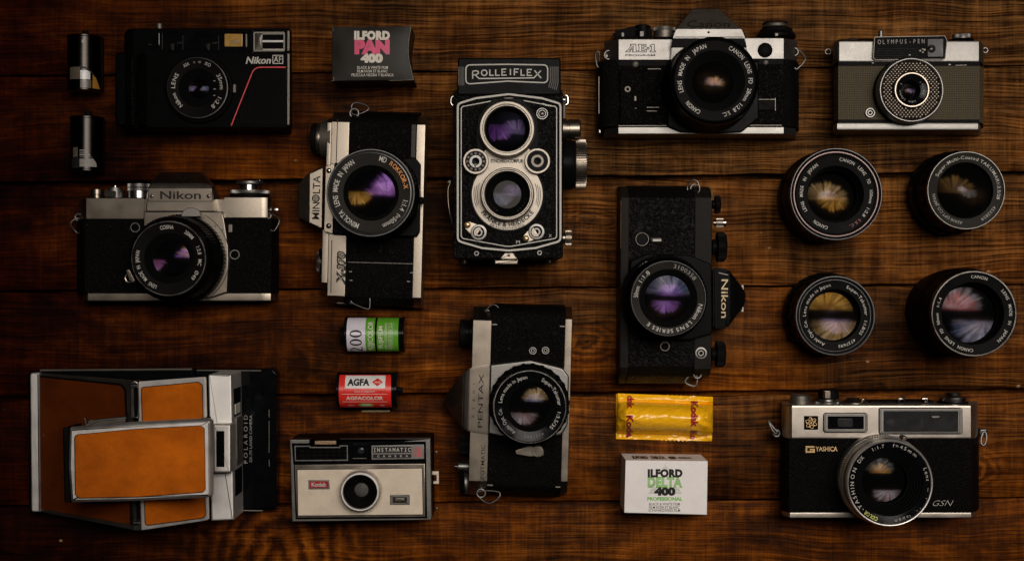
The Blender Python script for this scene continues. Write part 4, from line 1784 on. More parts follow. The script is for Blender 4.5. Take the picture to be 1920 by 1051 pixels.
# front standard
top = arc(335, 2135, 1918, -7.2, 7.2, 20)
top = [(x, y) for x, y in top]
outl = [(96, 300)] + fillet([(96, 300), (96, 262), (180, 236), (335, 217), (490, 236), (578, 262), (578, 905), (460, 938), (335, 950), (210, 938), (96, 905)], [0, 22, 60, 90, 60, 22, 24, 60, 90, 60, 24], 6)
b = M()
b.prism(outl, ZT - 2, ZT + 3.0, 0.8)
part('front_standard', b, 'black_leather_coarse')
b = M()
b.ribbon(outl[1:], 9, ZT + 3.6, closed=True, h=0.7)
b.ribbon(fillet([(112, 276), (335, 234), (560, 276), (560, 892), (335, 932), (112, 892)], [16, 120, 16, 18, 120, 18], 8), 4.5, ZT + 3.5, closed=True, h=0.6)
part('silver_trim', b, 'white_ink')
ZP = ZT + 4.5
b = M()
sil = [(215, 244), (255, 238), (400, 238), (440, 244)]
b.prism(fillet([(262, 236), (396, 236), (470, 320), (478, 420), (470, 480), (186, 480), (180, 420), (190, 320)], [10, 10, 60, 30, 5, 5, 30, 60], 6), ZT + 2.5, ZP - 0.6, 0.4)
b.disc(328, 688, 178, ZT + 2.5, ZP - 0.6, 0.4, 64)
part('lens_panel', b, 'black_paint')
b = M()
plate = arc(328, 688, 168, -42, -318, 60)
cols = [(216, 480), (250, 470), (405, 470), (440, 480)]
b.prism(fillet([(206, 566), (214, 490), (240, 455), (416, 455), (446, 490), (448, 566)], [0, 10, 10, 10, 10, 0]) + [(x, y) for x, y in arc(328, 688, 168, 46, 314, 60)], ZP - 1, ZP + 0.6, 0.4)
lp = part('lens_plate', b, 'aged_silver')
b = M(flat=True)
b.text('SYNCHRO-COMPUR', 326, 530, ZP + 0.68, 16, wd=154, bold=0.035)
b.atext('FRANKE & HEIDECKE', 328, 688, 140, 236, 123, ZP + 0.68, 19, 0.04, inward=True)
b.atext('BRAUNSCHWEIG', 328, 688, 159, 210, 150, ZP + 0.68, 11, 0.02, inward=True)
for r in (140, 148, 156):
    b.ribbon(arc(328, 688, r, 248 + (156 - r) * .3, 292 - (r - 140) * .5, 14), 3, ZP + 0.68)
    b.ribbon(arc(328, 688, r, 112 - (156 - r) * .3, 68 + (r - 140) * .5, 14), 3, ZP + 0.68)
part('lettering', b, 'black_ink', lp)

def tlr_lens(cx, cy, ro, ri, rg, nm, g, dark):
    b = M(smooth=26)
    z = ZP + 12
    b.lathe(cx, cy, [(ro + 6, ZP), (ro + 6, ZP + 6), (ro, ZP + 9), (ro - 2, z), (ri + 10, z), (ri + 7, z - 0.8), (ri + 3, z - 0.8), (ri, z - 1.4), (ri - 2, z - 5)], zc=z, seg=96)
    o = part(nm, b, 'aged_silver')
    b = M(smooth=26)
    pr = [(ri - 1, z - 4.5)]
    for k in range(5):
        t = k / 5
        pr += [(ri - 1 - (ri - 1 - rg) * t, z - 4.5 - k * 0.6), (ri - 1 - (ri - 1 - rg) * (t + 0.15), z - 4.5 - (k + 1) * 0.6 + 0.1)]
    pr += [(rg, z - 8), (rg * 0.97, z - 10.6), (0.05, z - 10.6)]
    b.lathe(cx, cy, pr, zc=z, seg=72)
    part('inner_barrel', b, 'black_paint', o)
    b = M(smooth=60)
    r, ze, rc, ct = g[0]
    b.dome(cx, cy, r, z, z + ze, rc)
    part('front_element', b, lens_glass([(q[2], q[3]) for q in g], gain=0.7, base=(0.0015, 0.0015, 0.0015) if dark else (0.055, 0.053, 0.048)), o)
    # bayonet cut-outs in the silver ring
    b = M(flat=True)
    for a in (0, 128, 232):
        b.ribbon(arc(cx, cy, ri + 9, a - 17, a + 17, 10), 3, z + 0.06)
        for s in (-17, 17):
            p = arc(cx, cy, ri + 5, a + s, a + s, 1)[0]
            q = arc(cx, cy, ri + 10, a + s * 1.12, a + s * 1.12, 1)[0]
            b.ribbon([p, q], 2.4, z + 0.06)
    part('bayonet_notch', b, 'black_ink', o)
    b = M(flat=True)
    for k in range(34):
        a = k * 360 / 34
        if not (150 < a < 210):
            p = arc(cx, cy, (ri + rg) / 2 + 6, a, a, 1)[0]
            b.patch(circle(p[0], p[1], 1.7, 8), z - 5.6)
    part('engraving', b, 'faint_ink', o)

tlr_lens(327, 378, 128, 106, 88, 'viewing_lens', [(88, -7, 46, 'coat_violet'), (84, -7.6, -46, 'coat_purple'), (60, -9.6, 120, 'coat_faint_cool')], True)
tlr_lens(328, 684, 122, 106, 66, 'taking_lens', [(66, -7.2, 40, 'coat_violet'), (62, -7.4, -40, 'coat_blue')], False)
for cx, cy, kind in ((180, 532, 0), (470, 530, 1)):
    b = M(smooth=26)
    b.lathe(cx, cy, [(61, ZP - 1), (61, ZP + 4.6), (58, ZP + 5.4), (50, ZP + 5.4), (47, ZP + 4.6)], zc=ZP + 5, teeth=46, depth=0.35, trange=(0, 1))
    o = part('setting_wheel', b, 'aged_silver')
    b = M(smooth=26)
    b.mi = 0
    b.lathe(cx, cy, [(48, ZP + 4.4), (30, ZP + 4.4)], zc=ZP + 5, seg=48)
    b.mi = 1
    b.lathe(cx, cy, [(30, ZP + 4.4), (29, ZP + 5), (18, ZP + 5), (16, ZP + 4)], zc=ZP + 5, seg=48)
    b.mi = 0
    b.lathe(cx, cy, [(16, ZP + 4.1), (0.2, ZP + 3.8)], zc=ZP + 5, seg=32)
    part('wheel_face', b, ['black_paint', 'satin_chrome' if kind == 0 else 'satin_dark'], o)
    b = M(flat=True)
    if kind == 0:
        for k in range(12):
            b.ribbon(arc(cx, cy, 39, k * 30 - 8, k * 30 + 8, 3), 9, ZP + 4.5)
        b.patch([(cx - 5, cy + 10), (cx + 5, cy + 10), (cx + 2, cy + 28), (cx - 8, cy + 24)], ZP + 5.1)
    part('engraving', b, 'faint_ink' if kind == 0 else 'black_ink', o) if kind == 0 else b.bm.free()
# small fittings
for r, wd in ((25, 5), (16, 4)):
    ring(492, 308, r, wd, ZP, 'release_socket', 'satin_chrome', 1.5)
b = M(smooth=40)
b.dome(492, 308, 9, ZP, ZP - 0.6, 2.2, nr=6, na=20)
part('release_pin', b, 'satin_chrome')
for cx, cy, sx, sy, m in ((194, 865, 140, 830, 'black_matt'), (465, 862, 415, 895, 'satin_dark')):
    b = M()
    d = Vector((sx - cx, sy - cy)).normalized()
    n = Vector((-d.y, d.x))
    b.prism([tuple(Vector((cx, cy)) + n * 34), tuple(Vector((sx, sy)) + n * 20), tuple(Vector((sx, sy)) + d * 18), tuple(Vector((sx, sy)) - n * 20), tuple(Vector((cx, cy)) - n * 34)], ZT + 2, ZP - 0.2, 0.4)
    part('lever_plate', b, 'satin_chrome_warm')
    socket(cx, cy, 38, ZP, 'flash_socket', 'satin_chrome')
    screw(sx, sy, 16, ZP, 'gold')
words([T('M', 379, 910, ZT + 3.9, 15, wd=17), T('X', 530, 881, ZT + 3.9, 14, wd=14)], 'white_ink')
b = M(flat=True)
b.ribbon([(492, 262), (512, 268), (535, 272)], 7, ZT + 3.9)
part('maker_mark', b, 'white_ink')
for x, y in ((184, 963), (480, 960)):
    ring(x, y, 9, 5, ZT + 0.5, 'eyelet', 'satin_chrome', 0.5)
b = M()
b.prism(fillet([(316, 960), (355, 960), (382, 992), (288, 992)], 3), ZT - 4, ZT + 2, 0.6)
b.prism(rr(268, 992, 380, 1016, 3), ZT - 6, ZT + 1, 0.8)
lt = part('back_latch', b, 'satin_chrome_warm')
screw(335, 972, 7, ZT + 2, 'satin_dark', lt)
for x in (127, 527):
    b = M(smooth=40)
    b.roller((x, 984), (x, 1014), 60, [(0, 14), (0.7, 14), (1, 8)], seg=20)
    part('foot', b, 'satin_chrome_warm')
# winding side
b = M(smooth=40)
b.roller((588, 382), (606, 382), 56, [(0, 52), (1, 48)], seg=36)
b.roller((606, 382), (672, 382), 56, [(0, 44), (0.2, 44), (0.22, 48), (0.9, 48), (1, 42)], seg=36)
part('film_knob', b, 'satin_chrome_warm')
b = M(smooth=40)
b.roller((588, 548), (645, 548), 44, [(0, 118), (0.6, 118), (1, 108)], seg=56)
part('focus_scale', b, 'black_paint')
b = M(smooth=30)
b.roller((644, 545), (697, 545), 44, [(0, 108), (0.08, 116), (0.92, 116), (1, 110)], teeth=64, depth=0.9, trange=(1, 2))
part('focus_knob', b, 'satin_chrome_warm')
b = M(smooth=40)
b.roller((588, 892), (600, 892), 56, [(0, 26), (1, 26)], seg=24)
b.roller((600, 892), (630, 892), 56, [(0, 36), (0.1, 38), (0.9, 38), (1, 34)], teeth=28, depth=0.5, trange=(1, 2))
part('lock_knob', b, 'satin_chrome_warm')
b = M(smooth=50)
b.roller((586, 245), (600, 245), 60, [(0, 24), (1, 20)], seg=20)
b.tube([(602, 222, 60), (612, 226, 60), (614, 262, 60), (602, 268, 60)], 1.2, smooth=1)
part('strap_lug', b, 'bright_chrome')
b = M(smooth=50)
b.tube([(76, 226, 58), (64, 234, 58), (64, 264, 58), (76, 272, 58)], 1.1, smooth=1)
part('strap_lug', b, 'bright_chrome')
b = M()
b.tube([(592, 268, 66), (592, 330, 66)], 1.6)
part('side_rail', b, 'satin_dark')
b = M(smooth=50)
b.tube([(50, 632, 40), (62, 618, 40), (60, 640, 40), (48, 660, 40), (54, 760, 40), (72, 830, 44)], 0.9, smooth=2)
part('latch_wire', b, 'satin_chrome_warm')

# ================================================================ silver SLR on its end, lower centre
view(820, 560, 2.564, rot=1.6, pv=(400, 500))
thing('slr_camera', 'silver SLR camera turned on its end between cream camera and yellow packet', 'camera', 400, 500, 'SLR cameras turned on end')
b = M()
b.ext([(44, 1), (42, 14), (52, 25), (84, 31), (118, 33), (900, 33), (940, 29), (960, 20), (964, 1)], 250, 606, axis='y', ch=0.4)
part('body', b, 'black_leather')
b = M()
b.ext([(60, 1), (62, 20), (78, 24), (130, 34), (900, 34), (950, 26), (968, 18), (968, 1)], 160, 250, axis='y', ch=0.5)
tp = part('top_plate', b, 'satin_chrome_warm')
b = M()
b.ext([(50, 1), (52, 20), (112, 33.5), (890, 33.5), (945, 26), (952, 1)], 603, 638, axis='y', ch=0.6)
part('base_plate', b, 'satin_chrome_warm')
b = M()
for y in (128, 900):
    b.prism([(250, y - 5), (278, y - 5), (278, y + 2), (250, y + 2)], 32, 33.8, 0.2)
    b.prism([(578, y - 5), (603, y - 5), (603, y + 2), (578, y + 2)], 32, 33.8, 0.2)
pieces('leather_edge', b, 'satin_dark')
b = M()
b.prism(fillet([(246, 320), (440, 291), (600, 326), (630, 366), (630, 600), (600, 650), (440, 678), (330, 668), (246, 652)], [4, 60, 40, 30, 30, 40, 60, 30, 4], 8), 30, 38, 1.4)
part('mount_housing', b, 'satin_chrome')
b = M()
b.hull([(122, 360, 36), (150, 340, 37.5), (250, 322, 38), (250, 652, 38), (150, 640, 37.5), (124, 630, 36), (36, 478, 18), (36, 520, 18), (40, 478, 4), (40, 520, 4), (122, 360, 6), (124, 630, 6), (250, 322, 6), (250, 652, 6)], 0.9)
pr = part('prism_housing', b, 'satin_chrome_warm')
b = M(flat=True)
b.ribbon(fillet([(150, 338), (136, 420), (134, 490), (137, 560), (152, 642)], [0, 60, 60, 60, 0]), 4, 37.6)
b.ribbon([(250, 322), (250, 652)], 3.5, 38.08)
b.text('PENTAX', 208, 494, 38.08, 22, ang=-90, wd=258, bold=0.004)
for i, ch in enumerate('ASAHI'):
    b.text(ch, 174, 570 - i * 39, 38.06, 13, ang=-90)
zl = lambda x, y: 18.6 + (x - 36) / 86 * 18
b.ribbon([(52, 500), (72, 474), (98, 500), (72, 526), (52, 500)], 4, zl)
b.text('AO', 74, 500, zl, 26, ang=-90, wd=34, bold=0.01)
part('lettering', b, 'black_ink', pr)
words([T('SPOTMATIC', 226, 795, 34.08, 18, ang=-90, wd=180, bold=0.004)], 'black_ink', tp)
lens(False, 445, 517, 66,
     [('lens', [(186, 37), (196, 40), (196, 46), (178, 50), (178, 62), (176, 64)], 'black_paint', 0, 0),
      ('aperture_ring', [(198, 41), (200, 42), (200, 46), (196, 47)], 'black_satin', 26, 1.0),
      ('focus_ring', [(186, 50), (188, 51), (188, 58), (184, 59)], 'black_satin', 22, 1.2)],
     [([(179, 63), (179, 65.5), (175, 66), (171, 66), (168, 64.8)], 'bright_chrome')],
     (168, 122, 1.6, 'black_gloss'),
     [(100, 59, 40, 'coat_amber'), (52, 52, -40, 'coat_pink'), (40, 48, 28, 'coat_blue')],
     [('Lens made in Japan', 276, 354, 144, 17, 0.004, 'white_ink'), ('Super-Takumar', 22, 86, 144, 18, 0.008, 'white_ink'), ('1:3.5/35', 96, 135, 144, 17, 0.004, 'white_ink'),
      ('4127095', 150, 190, 144, 14, 0.0, 'faint_ink'), ('Asahi Opt. Co.', 208, 266, 144, 17, 0.004, 'grey_ink')])
socket(452, 247, 19, 33.6)
socket(513, 244, 19, 33.6)
b = M()
b.prism(fillet([(378, 728), (440, 706), (500, 706), (520, 726), (520, 752), (450, 757), (384, 748)], 6), 32, 36.5, 0.6)
tl = part('self_timer_lever', b, 'satin_chrome_warm')
ring(490, 729, 26, 3, 37.0, 'timer_pivot', 'satin_dark', 0.5, tl)
screw(480, 728, 4, 36.6, 'satin_dark', tl)
knob((164, 170), (122, 170), 18, [(0, 66), (0.4, 66), (0.5, 60), (1, 60)], 'black_paint', 'rewind_base')
knob((126, 170), (98, 170), 18, [(0, 50), (0.1, 64), (0.85, 64), (1, 56)], 'black_satin', 'rewind_knob')
knob((170, 708), (110, 708), 18, [(0, 52), (0.2, 52), (0.25, 46), (1, 44)], 'black_satin', 'shutter_dial', teeth=34, depth=0.5, trange=(2, 3))
knob((170, 812), (108, 812), 20, [(0, 18), (0.2, 22), (0.95, 22), (1, 18)], 'satin_chrome', 'shutter_button')
knob((110, 812), (92, 812), 20, [(0, 11), (1, 9)], 'bright_chrome', 'button_tip')
knob((162, 890), (138, 890), 19, [(0, 50), (0.3, 54), (0.8, 54), (1, 48)], 'satin_chrome', 'frame_counter')
b = M()
b.hull([(112, 836, 26), (140, 840, 30), (122, 944, 24), (146, 946, 28), (112, 836, 14), (140, 840, 8), (122, 944, 14), (146, 946, 8)], 1.0)
part('advance_lever', b, 'black_satin')
strap_ring([(216, 92, 1), (212, 70, 1), (256, 20, 2), (300, 64, 3), (296, 90, 3), (240, 92, 1)], 24, (226, 78, 19, 24))
strap_ring([(206, 926, 0), (312, 924, 2), (316, 952, 3), (272, 988, 3), (240, 980, 2), (204, 950, 0)], 28, (222, 938, 20, 28))

# ================================================================ cream cartridge camera, bottom
view(520, 790, 5.006)
thing('cartridge_camera', 'cream and silver snapshot camera with a red badge and a round black lens dish', 'camera', 790, 560)
b = M()
b.prism(fillet([(118, 168), (1436, 158), (1448, 922), (138, 936)], 8), 0.5, 37.6, 0.6)
b.prism(rr(300, 172, 1440, 700, 10), 0.3, 4, 1.0, zr=42)
part('body', b, 'black_plastic')
b = M()
fr = fillet([(115, 166), (308, 165), (308, 234), (580, 234), (580, 163), (1437, 154), (1451, 922), (136, 938)], [6, 3, 3, 3, 3, 6, 6, 6])
b.prism(fr, 36, 41.5, 0.6)
part('front_frame', b, 'satin_chrome')
b = M()
b.prism([(134, 200), (302, 200), (302, 240), (586, 240), (586, 192), (1394, 184), (1398, 388), (150, 394)], 41, 41.9, 0.1)
part('upper_panel', b, 'black_gloss')
b = M()
b.prism(rr(334, 166, 566, 232, 3), 30, 41.2, 0.3)
fs = part('flash_socket', b, 'black_plastic')
b = M()
b.prism(rr(352, 178, 552, 214, 2), 36, 42.0, 0.3)
part('contact_strip', b, 'tan_card', fs)
b = M()
b.ribbon([(166, 230), (302, 228), (306, 240), (584, 240), (588, 226), (656, 225), (658, 360), (170, 364)], 9, 42.6, closed=True, h=0.7)
g = part('grille_frame', b, 'satin_chrome')
b = M()
for i in range(8):
    for j in range(3):
        x, y = 210 + i * 58, 268 + j * 36
        b.prism([(x, y), (x + 46, y), (x + 46, y + 24), (x, y + 24)], 41.5, 42.3, 0.25, seg=1)
part('grille_cells', b, 'black_satin', g)
b = M()
b.prism(rr(704, 206, 856, 362, 6), 41.5, 43.2, 0.5)
vw = part('viewfinder', b, 'black_gloss')
b = M(smooth=50)
b.dome(784, 272, 40, 43.4, 42.9, 7)
part('finder_lens', b, 'grey_glass', vw)
b = M()
b.tube([(708, 344, 43.4), (836, 342, 43.4)], 0.3)
part('finder_edge', b, 'satin_dark', vw)
b = M()
b.prism([(882, 222), (1376, 212), (1380, 350), (884, 357)], 41.5, 42.8, 0.3)
npl = part('name_plate', b, 'satin_chrome')
b = M(flat=True)
b.patch([(897, 236), (1257, 232), (1258, 290), (898, 293)], 42.9)
b.patch([(898, 306), (1258, 303), (1258, 338), (899, 342)], 42.9)
part('plate_ground', b, 'black_ink', npl)
b = M(flat=True)
for i, ch in enumerate('INSTAMATIC'):
    b.text(ch, 914 + i * 36.2, 264 - i * 0.3, 42.98, 34, bold=0.02, xs=0.8 if ch != 'I' else 1.0)
    if ch == 'I':
        hw = 8 if ch == 'I' else 11
        for yy in (247, 281):
            if ch == 'I' or yy == 281 and ch == 'T':
                b.ribbon([(914 + i * 36.2 - hw, yy - i * .3), (914 + i * 36.2 + hw, yy - i * .3)], 6, 42.98)
for i, ch in enumerate('CAMERA'):
    b.text(ch, 948 + i * 53.5, 323 - i * 0.4, 42.98, 17, bold=0.02, xs=1.3)
part('lettering', b, 'white_ink', npl)
b = M(flat=True)
b.ribbon([(1280, 246), (1280, 326)], 7, 42.95)
for x in (1306, 1336):
    b.ribbon(rr(x - 9, 246, x + 9, 326, 4), 6, 42.95, closed=True)
part('lettering', b, 'red_ink', npl)
b = M()
b.prism([(152, 392), (1396, 384), (1406, 905), (172, 914)], 41, 42.2, 0.2)
part('lower_ground', b, 'black_plastic')
b = M()
b.prism([(160, 402), (1384, 392), (1392, 893), (182, 902)], 41.5, 43.0, 0.5)
part('lower_bezel', b, 'satin_chrome_warm')
b = M()
b.prism([(181, 446), (1362, 432), (1372, 876), (188, 888)], 42.5, 43.1, 0.1)
part('groove', b, 'black_ink')
b = M()
b.prism([(188, 452), (1356, 438), (1366, 869), (195, 880)], 42.6, 43.7, 0.3)
fp = part('face_plate', b, 'instant_face')
b = M()
b.prism([(290, 547), (487, 545), (490, 632), (292, 634)], 43.2, 44.4, 0.4)
bd = part('badge', b, 'satin_chrome')
b = M()
b.prism([(303, 558), (477, 556), (479, 618), (305, 620)], 44.2, 44.6, 0.1)
part('badge_ground', b, 'badge_red', bd)
words([T('Kodak', 391, 588, 44.7, 36, wd=142, bold=0.035)], 'white_ink', bd)
ZL = 54
b = M(smooth=26)
b.lathe(776, 658, [(196, 43), (196, 50), (190, 52)], zc=ZL, teeth=64, depth=0.5, trange=(0, 1))
o = part('lens', b, 'frame_silver')
b = M(smooth=26)
b.lathe(776, 658, [(191, 51.5), (184, 53.6), (176, 54), (164, 54), (157, 53), (150, 51)], zc=ZL, seg=96)
part('front_rim', b, 'frame_silver', o)
b = M(smooth=26)
b.lathe(776, 658, [(156, 53), (140, 50.5), (80, 46), (66, 45.5), (62, 44.6)], zc=ZL, seg=96)
part('lens_dish', b, 'black_satin', o)
b = M(smooth=60)
b.dome(778, 655, 66, ZL, 45.4, 9)
part('front_element', b, 'milky_glass', o)
b = M()
b.prism(rr(1058, 686, 1242, 778, 4), 43, 44.6, 0.5)
sw = part('shutter_slide', b, 'satin_chrome')
b = M()
b.prism(rr(1082, 706, 1216, 760, 3), 44, 44.8, 0.1)
part('slot', b, 'black_ink', sw)
b = M()
b.prism(rr(1100, 714, 1196, 750, 3), 44, 46, 0.5)
part('slide_key', b, 'satin_chrome_warm', sw)
b = M()
b.prism([(1452, 466), (1514, 466), (1516, 582), (1464, 584), (1464, 560), (1494, 556), (1494, 500), (1454, 498)], 22, 25, 0.5)
part('advance_lever', b, 'instant_face')
b = M(smooth=40)
b.dome(1490, 292, 8, 10, 6, 2)
b.dome(1494, 820, 8, 10, 6, 2)
pieces('side_stud', b, 'satin_chrome')
# ================================================================ chrome and black SLR, upper right
view(1090, 0, 3.755)
thing('slr_camera', 'chrome and black SLR camera lying level beside the small olive covered camera', 'camera', 830, 600, 'SLR cameras lying level')
b = M()
b.ext([(112, 1), (110, 16), (122, 24), (160, 29), (262, 33), (1424, 33), (1502, 28), (1528, 20), (1532, 1)], 418, 890, ch=0.4)
part('body', b, 'black_leather')
b = M()
b.ext([(160, 1), (162, 22), (170, 25), (264, 34), (634, 34), (634, 1)], 276, 424, ch=0.5)
b.ext([(1150, 1), (1150, 34), (1424, 34), (1510, 25), (1518, 22), (1518, 1)], 268, 417, ch=0.5)
b.ext([(560, 1), (560, 28), (1200, 28), (1200, 1)], 276, 415, ch=0.4)
tp = part('top_plate', b, 'satin_chrome')
b = M(flat=True)
for l in ([(312, 367), (318, 358), (328, 356), (352, 322), (344, 320), (346, 313), (384, 313), (386, 356), (392, 358), (390, 367), (358, 367), (360, 358), (366, 356), (366, 350), (343, 350), (340, 356), (346, 358), (344, 367)],
          [(350, 342), (366, 342), (366, 324)],
          [(400, 367), (400, 358), (406, 356), (406, 324), (400, 322), (400, 313), (456, 313), (456, 330), (446, 330), (444, 322), (424, 322), (424, 335), (440, 335), (440, 345), (424, 345), (424, 358), (446, 358), (448, 348), (458, 348), (458, 367)],
          [(463, 335), (477, 335), (477, 347), (463, 347)],
          [(484, 367), (484, 358), (494, 356), (494, 328), (484, 330), (484, 322), (500, 313), (514, 313), (514, 356), (521, 358), (521, 367)]):
    b.ribbon(l, 5, 34.06, closed=True)
b.text('PROGRAM', 415, 390, 34.06, 12, wd=210, bold=0.03)
part('lettering', b, 'black_ink', tp)
b = M()
b.ext([(262, 30), (262, 33.6), (606, 33.6), (606, 30)], 428, 466, ch=0.3)
b.ext([(1250, 30), (1250, 33.6), (1424, 33.6), (1424, 30)], 420, 456, ch=0.3)
pieces('trim_band', b, 'black_satin')
screw(381, 452, 22, 33.6, 'satin_dark')
screw(1300, 440, 18, 33.6, 'satin_dark')
b = M()
b.ext([(158, 1), (160, 22), (262, 34), (1424, 34), (1510, 24), (1514, 1)], 893, 944, ch=0.6)
part('base_plate', b, 'satin_chrome')
b = M()
b.prism(fillet([(606, 430), (1250, 430), (1250, 830), (1130, 930), (930, 940), (700, 930), (606, 890)], 16), 28, 37, 1.0)
part('mount_housing', b, 'black_paint')
b = M()
b.hull([(626, 420, 38), (1170, 420, 38), (634, 336, 38), (1164, 336, 38), (648, 262, 39.5), (1150, 262, 39.5), (668, 206, 39.5), (1128, 206, 39.5), (626, 420, 4), (1170, 420, 4), (640, 230, 4), (1154, 230, 4)], 0.5)
pr = part('prism_housing', b, 'satin_chrome')
b = M()
b.prism([(646, 270), (1148, 270), (1164, 334), (632, 334)], 37.8, 40.0, 0.3)
part('name_band', b, 'black_satin', pr)
b = M()
b.hull([(668, 205, 39.6), (1128, 205, 39.6), (690, 196, 39), (1108, 196, 39), (782, 64, 20), (968, 64, 20), (668, 205, 4), (1128, 205, 4), (782, 64, 4), (968, 64, 4)], 0.7)
cv = part('prism_cover', b, 'prism_grey')
zc_ = lambda x, y: 39 - (196 - y) / 132 * 19 + 0.5
words([T('Canon', 895, 170, zc_, 46, wd=300, bold=-0.005)], 'black_ink', cv)
b = M(smooth=40)
b.disc(896, 228, 8, 38.8, 39.65, 0.05, 20)
part('sensor_hole', b, 'black_matt', pr)
b = M(flat=True)
b.ribbon([(660, 262), (1140, 262)], 5, 39.62)
part('seam', b, 'black_ink', pr)
b = M()
b.tube([(772, 100, 21), (774, 74, 21), (802, 68, 21)], 0.8)
b.tube([(786, 92, 21), (790, 80, 21)], 0.5)
part('accessory_shoe', b, 'bright_chrome')
b = M(smooth=40)
b.lathe(1295, 353, [(52, 33), (52, 34.6), (48, 35), (44, 34.6)], seg=40)
b.dome(1295, 353, 46, 35, 34.6, 10)
part('metering_button', b, 'black_satin')
b = M()
for l in ([(430, 494), (430, 768)], [(466, 486), (560, 486)], [(462, 756), (546, 756)], [(462, 782), (530, 782)], [(124, 540), (124, 800)], [(262, 885), (600, 885)], [(1150, 882), (1412, 882)], [(1240, 700), (1364, 700)], [(1286, 716), (1330, 716)], [(1366, 690), (1366, 780)]):
    b.ribbon(l, 4, 33.9, h=0.6)
pieces('cover_seam', b, 'satin_dark')
b = M()
b.prism(rr(268, 486, 440, 880, 20), 32, 35.5, 1.6)
part('hand_grip', b, 'black_leather')
ring(326, 628, 16, 12, 36.0, 'battery_screw', 'satin_dark', 0.6)
b = M()
b.prism(rr(372, 676, 388, 712, 3), 35, 36.2, 0.3)
b.prism(rr(376, 760, 388, 768, 2), 35, 36.2, 0.2)
pieces('preview_switch', b, 'satin_dark')
b = M()
b.prism(rr(1244, 702, 1358, 776, 4), 33, 34.4, 0.6)
part('battery_door', b, 'black_satin')
lens(False, 942, 566, 72,
     [('lens', [(318, 36), (330, 40), (330, 46), (322, 50), (316, 64), (308, 68)], 'black_paint', 0, 0),
      ('aperture_ring', [(334, 41), (334, 47)], 'black_satin', 90, 0.7),
      ('focus_ring', [(326, 51), (322, 61)], 'black_satin', 100, 0.7)],
     [([(309, 67), (309, 70.6), (304, 71), (299, 70.6)], 'black_rim'), ([(296, 70), (296, 71.6), (291, 72), (284, 71.6), (282, 70.8)], 'black_rim')],
     (282, 214, 1.2, 'black_satin'),
     [(150, 64, 30, 'coat_amber'), (120, 54, -24, 'coat_violet'), (90, 48, 22, 'coat_orange')],
     [('LENS', 250, 270, 250, 30, 0.014, 'white_ink'), ('MADE', 277, 299, 250, 30, 0.014, 'white_ink'), ('IN', 305, 312, 250, 30, 0.014, 'white_ink'), ('JAPAN', 321, 346, 250, 30, 0.014, 'white_ink'),
      ('CANON', 23, 53, 250, 30, 0.014, 'white_ink'), ('LENS', 59, 79, 250, 30, 0.014, 'white_ink'), ('FD', 86, 96, 250, 30, 0.014, 'white_ink'), ('28mm', 103, 126, 250, 28, 0.014, 'white_ink'), ('1:2.8', 131, 149, 250, 28, 0.014, 'white_ink'), ('S.C.', 155, 168, 250, 28, 0.01, 'white_ink'),
      ('CANON', 205, 233, 250, 30, 0.014, 'white_ink')])
strap_ring([(118, 362, 0), (100, 372, 1), (98, 400, 2), (112, 476, 3), (126, 474, 3), (128, 372, 0)], 20, (192, 388, 30, 27), rad=0.8)
strap_ring([(1506, 350, 0), (1482, 384, 1), (1500, 484, 3), (1520, 490, 3), (1580, 425, 3), (1576, 396, 2), (1520, 340, 0)], 24, (1500, 366, 26, 25), rad=0.8)
b = M(smooth=50)
b.dome(196, 385, 22, 30, 26, 8)
b.dome(1500, 358, 22, 29, 24, 8)
pieces('strap_stud', b, 'bright_chrome')
b = M()
b.hull([(222, 220, 26), (500, 190, 30), (222, 275, 26), (500, 275, 30), (360, 186, 28), (222, 220, 8), (500, 190, 8), (222, 275, 8), (500, 275, 8)], 1.5)
part('advance_lever', b, 'black_satin')
knob((430, 262), (430, 182), 24, [(0, 70), (0.5, 70), (0.55, 60), (0.9, 60), (1, 50)], 'black_paint', 'shutter_button')
b = M(flat=True)
b.patch([(414, 222), (438, 222), (438, 256), (414, 256)], 31.2)
b.patch([(284, 232), (300, 232), (300, 258), (284, 258)], 28.6)
pieces('setting_mark', b, 'grey_ink')
knob((582, 222), (582, 196), 20, [(0, 78), (0.1, 80), (0.9, 80), (1, 74)], 'satin_dark', 'film_speed_dial', teeth=56, depth=0.5, trange=(1, 2))
knob((582, 272), (582, 222), 20, [(0, 74), (1, 74)], 'satin_dark', 'dial_base')
knob((1372, 272), (1372, 232), 18, [(0, 138), (0.5, 136), (1, 118)], 'black_paint', 'rewind_base')
knob((1372, 232), (1372, 205), 18, [(0, 118), (0.8, 112), (1, 100)], 'black_satin', 'rewind_collar')
knob((1366, 206), (1366, 170), 18, [(0, 76), (0.3, 92), (0.8, 88), (1, 70)], 'satin_dark', 'rewind_knob')
b = M()
b.prism(rr(1290, 150, 1456, 176, 6), 14, 22, 1.2)
part('rewind_crank', b, 'black_satin')
b = M()
b.prism(rr(1362, 232, 1388, 256, 3), 30, 33.6, 0.4)
part('index_tab', b, 'satin_dark')
b = M()
b.prism(fillet([(118, 888), (136, 886), (140, 936), (124, 940)], 4), 6, 17, 1.0)
part('grip_hook', b, 'bright_chrome')

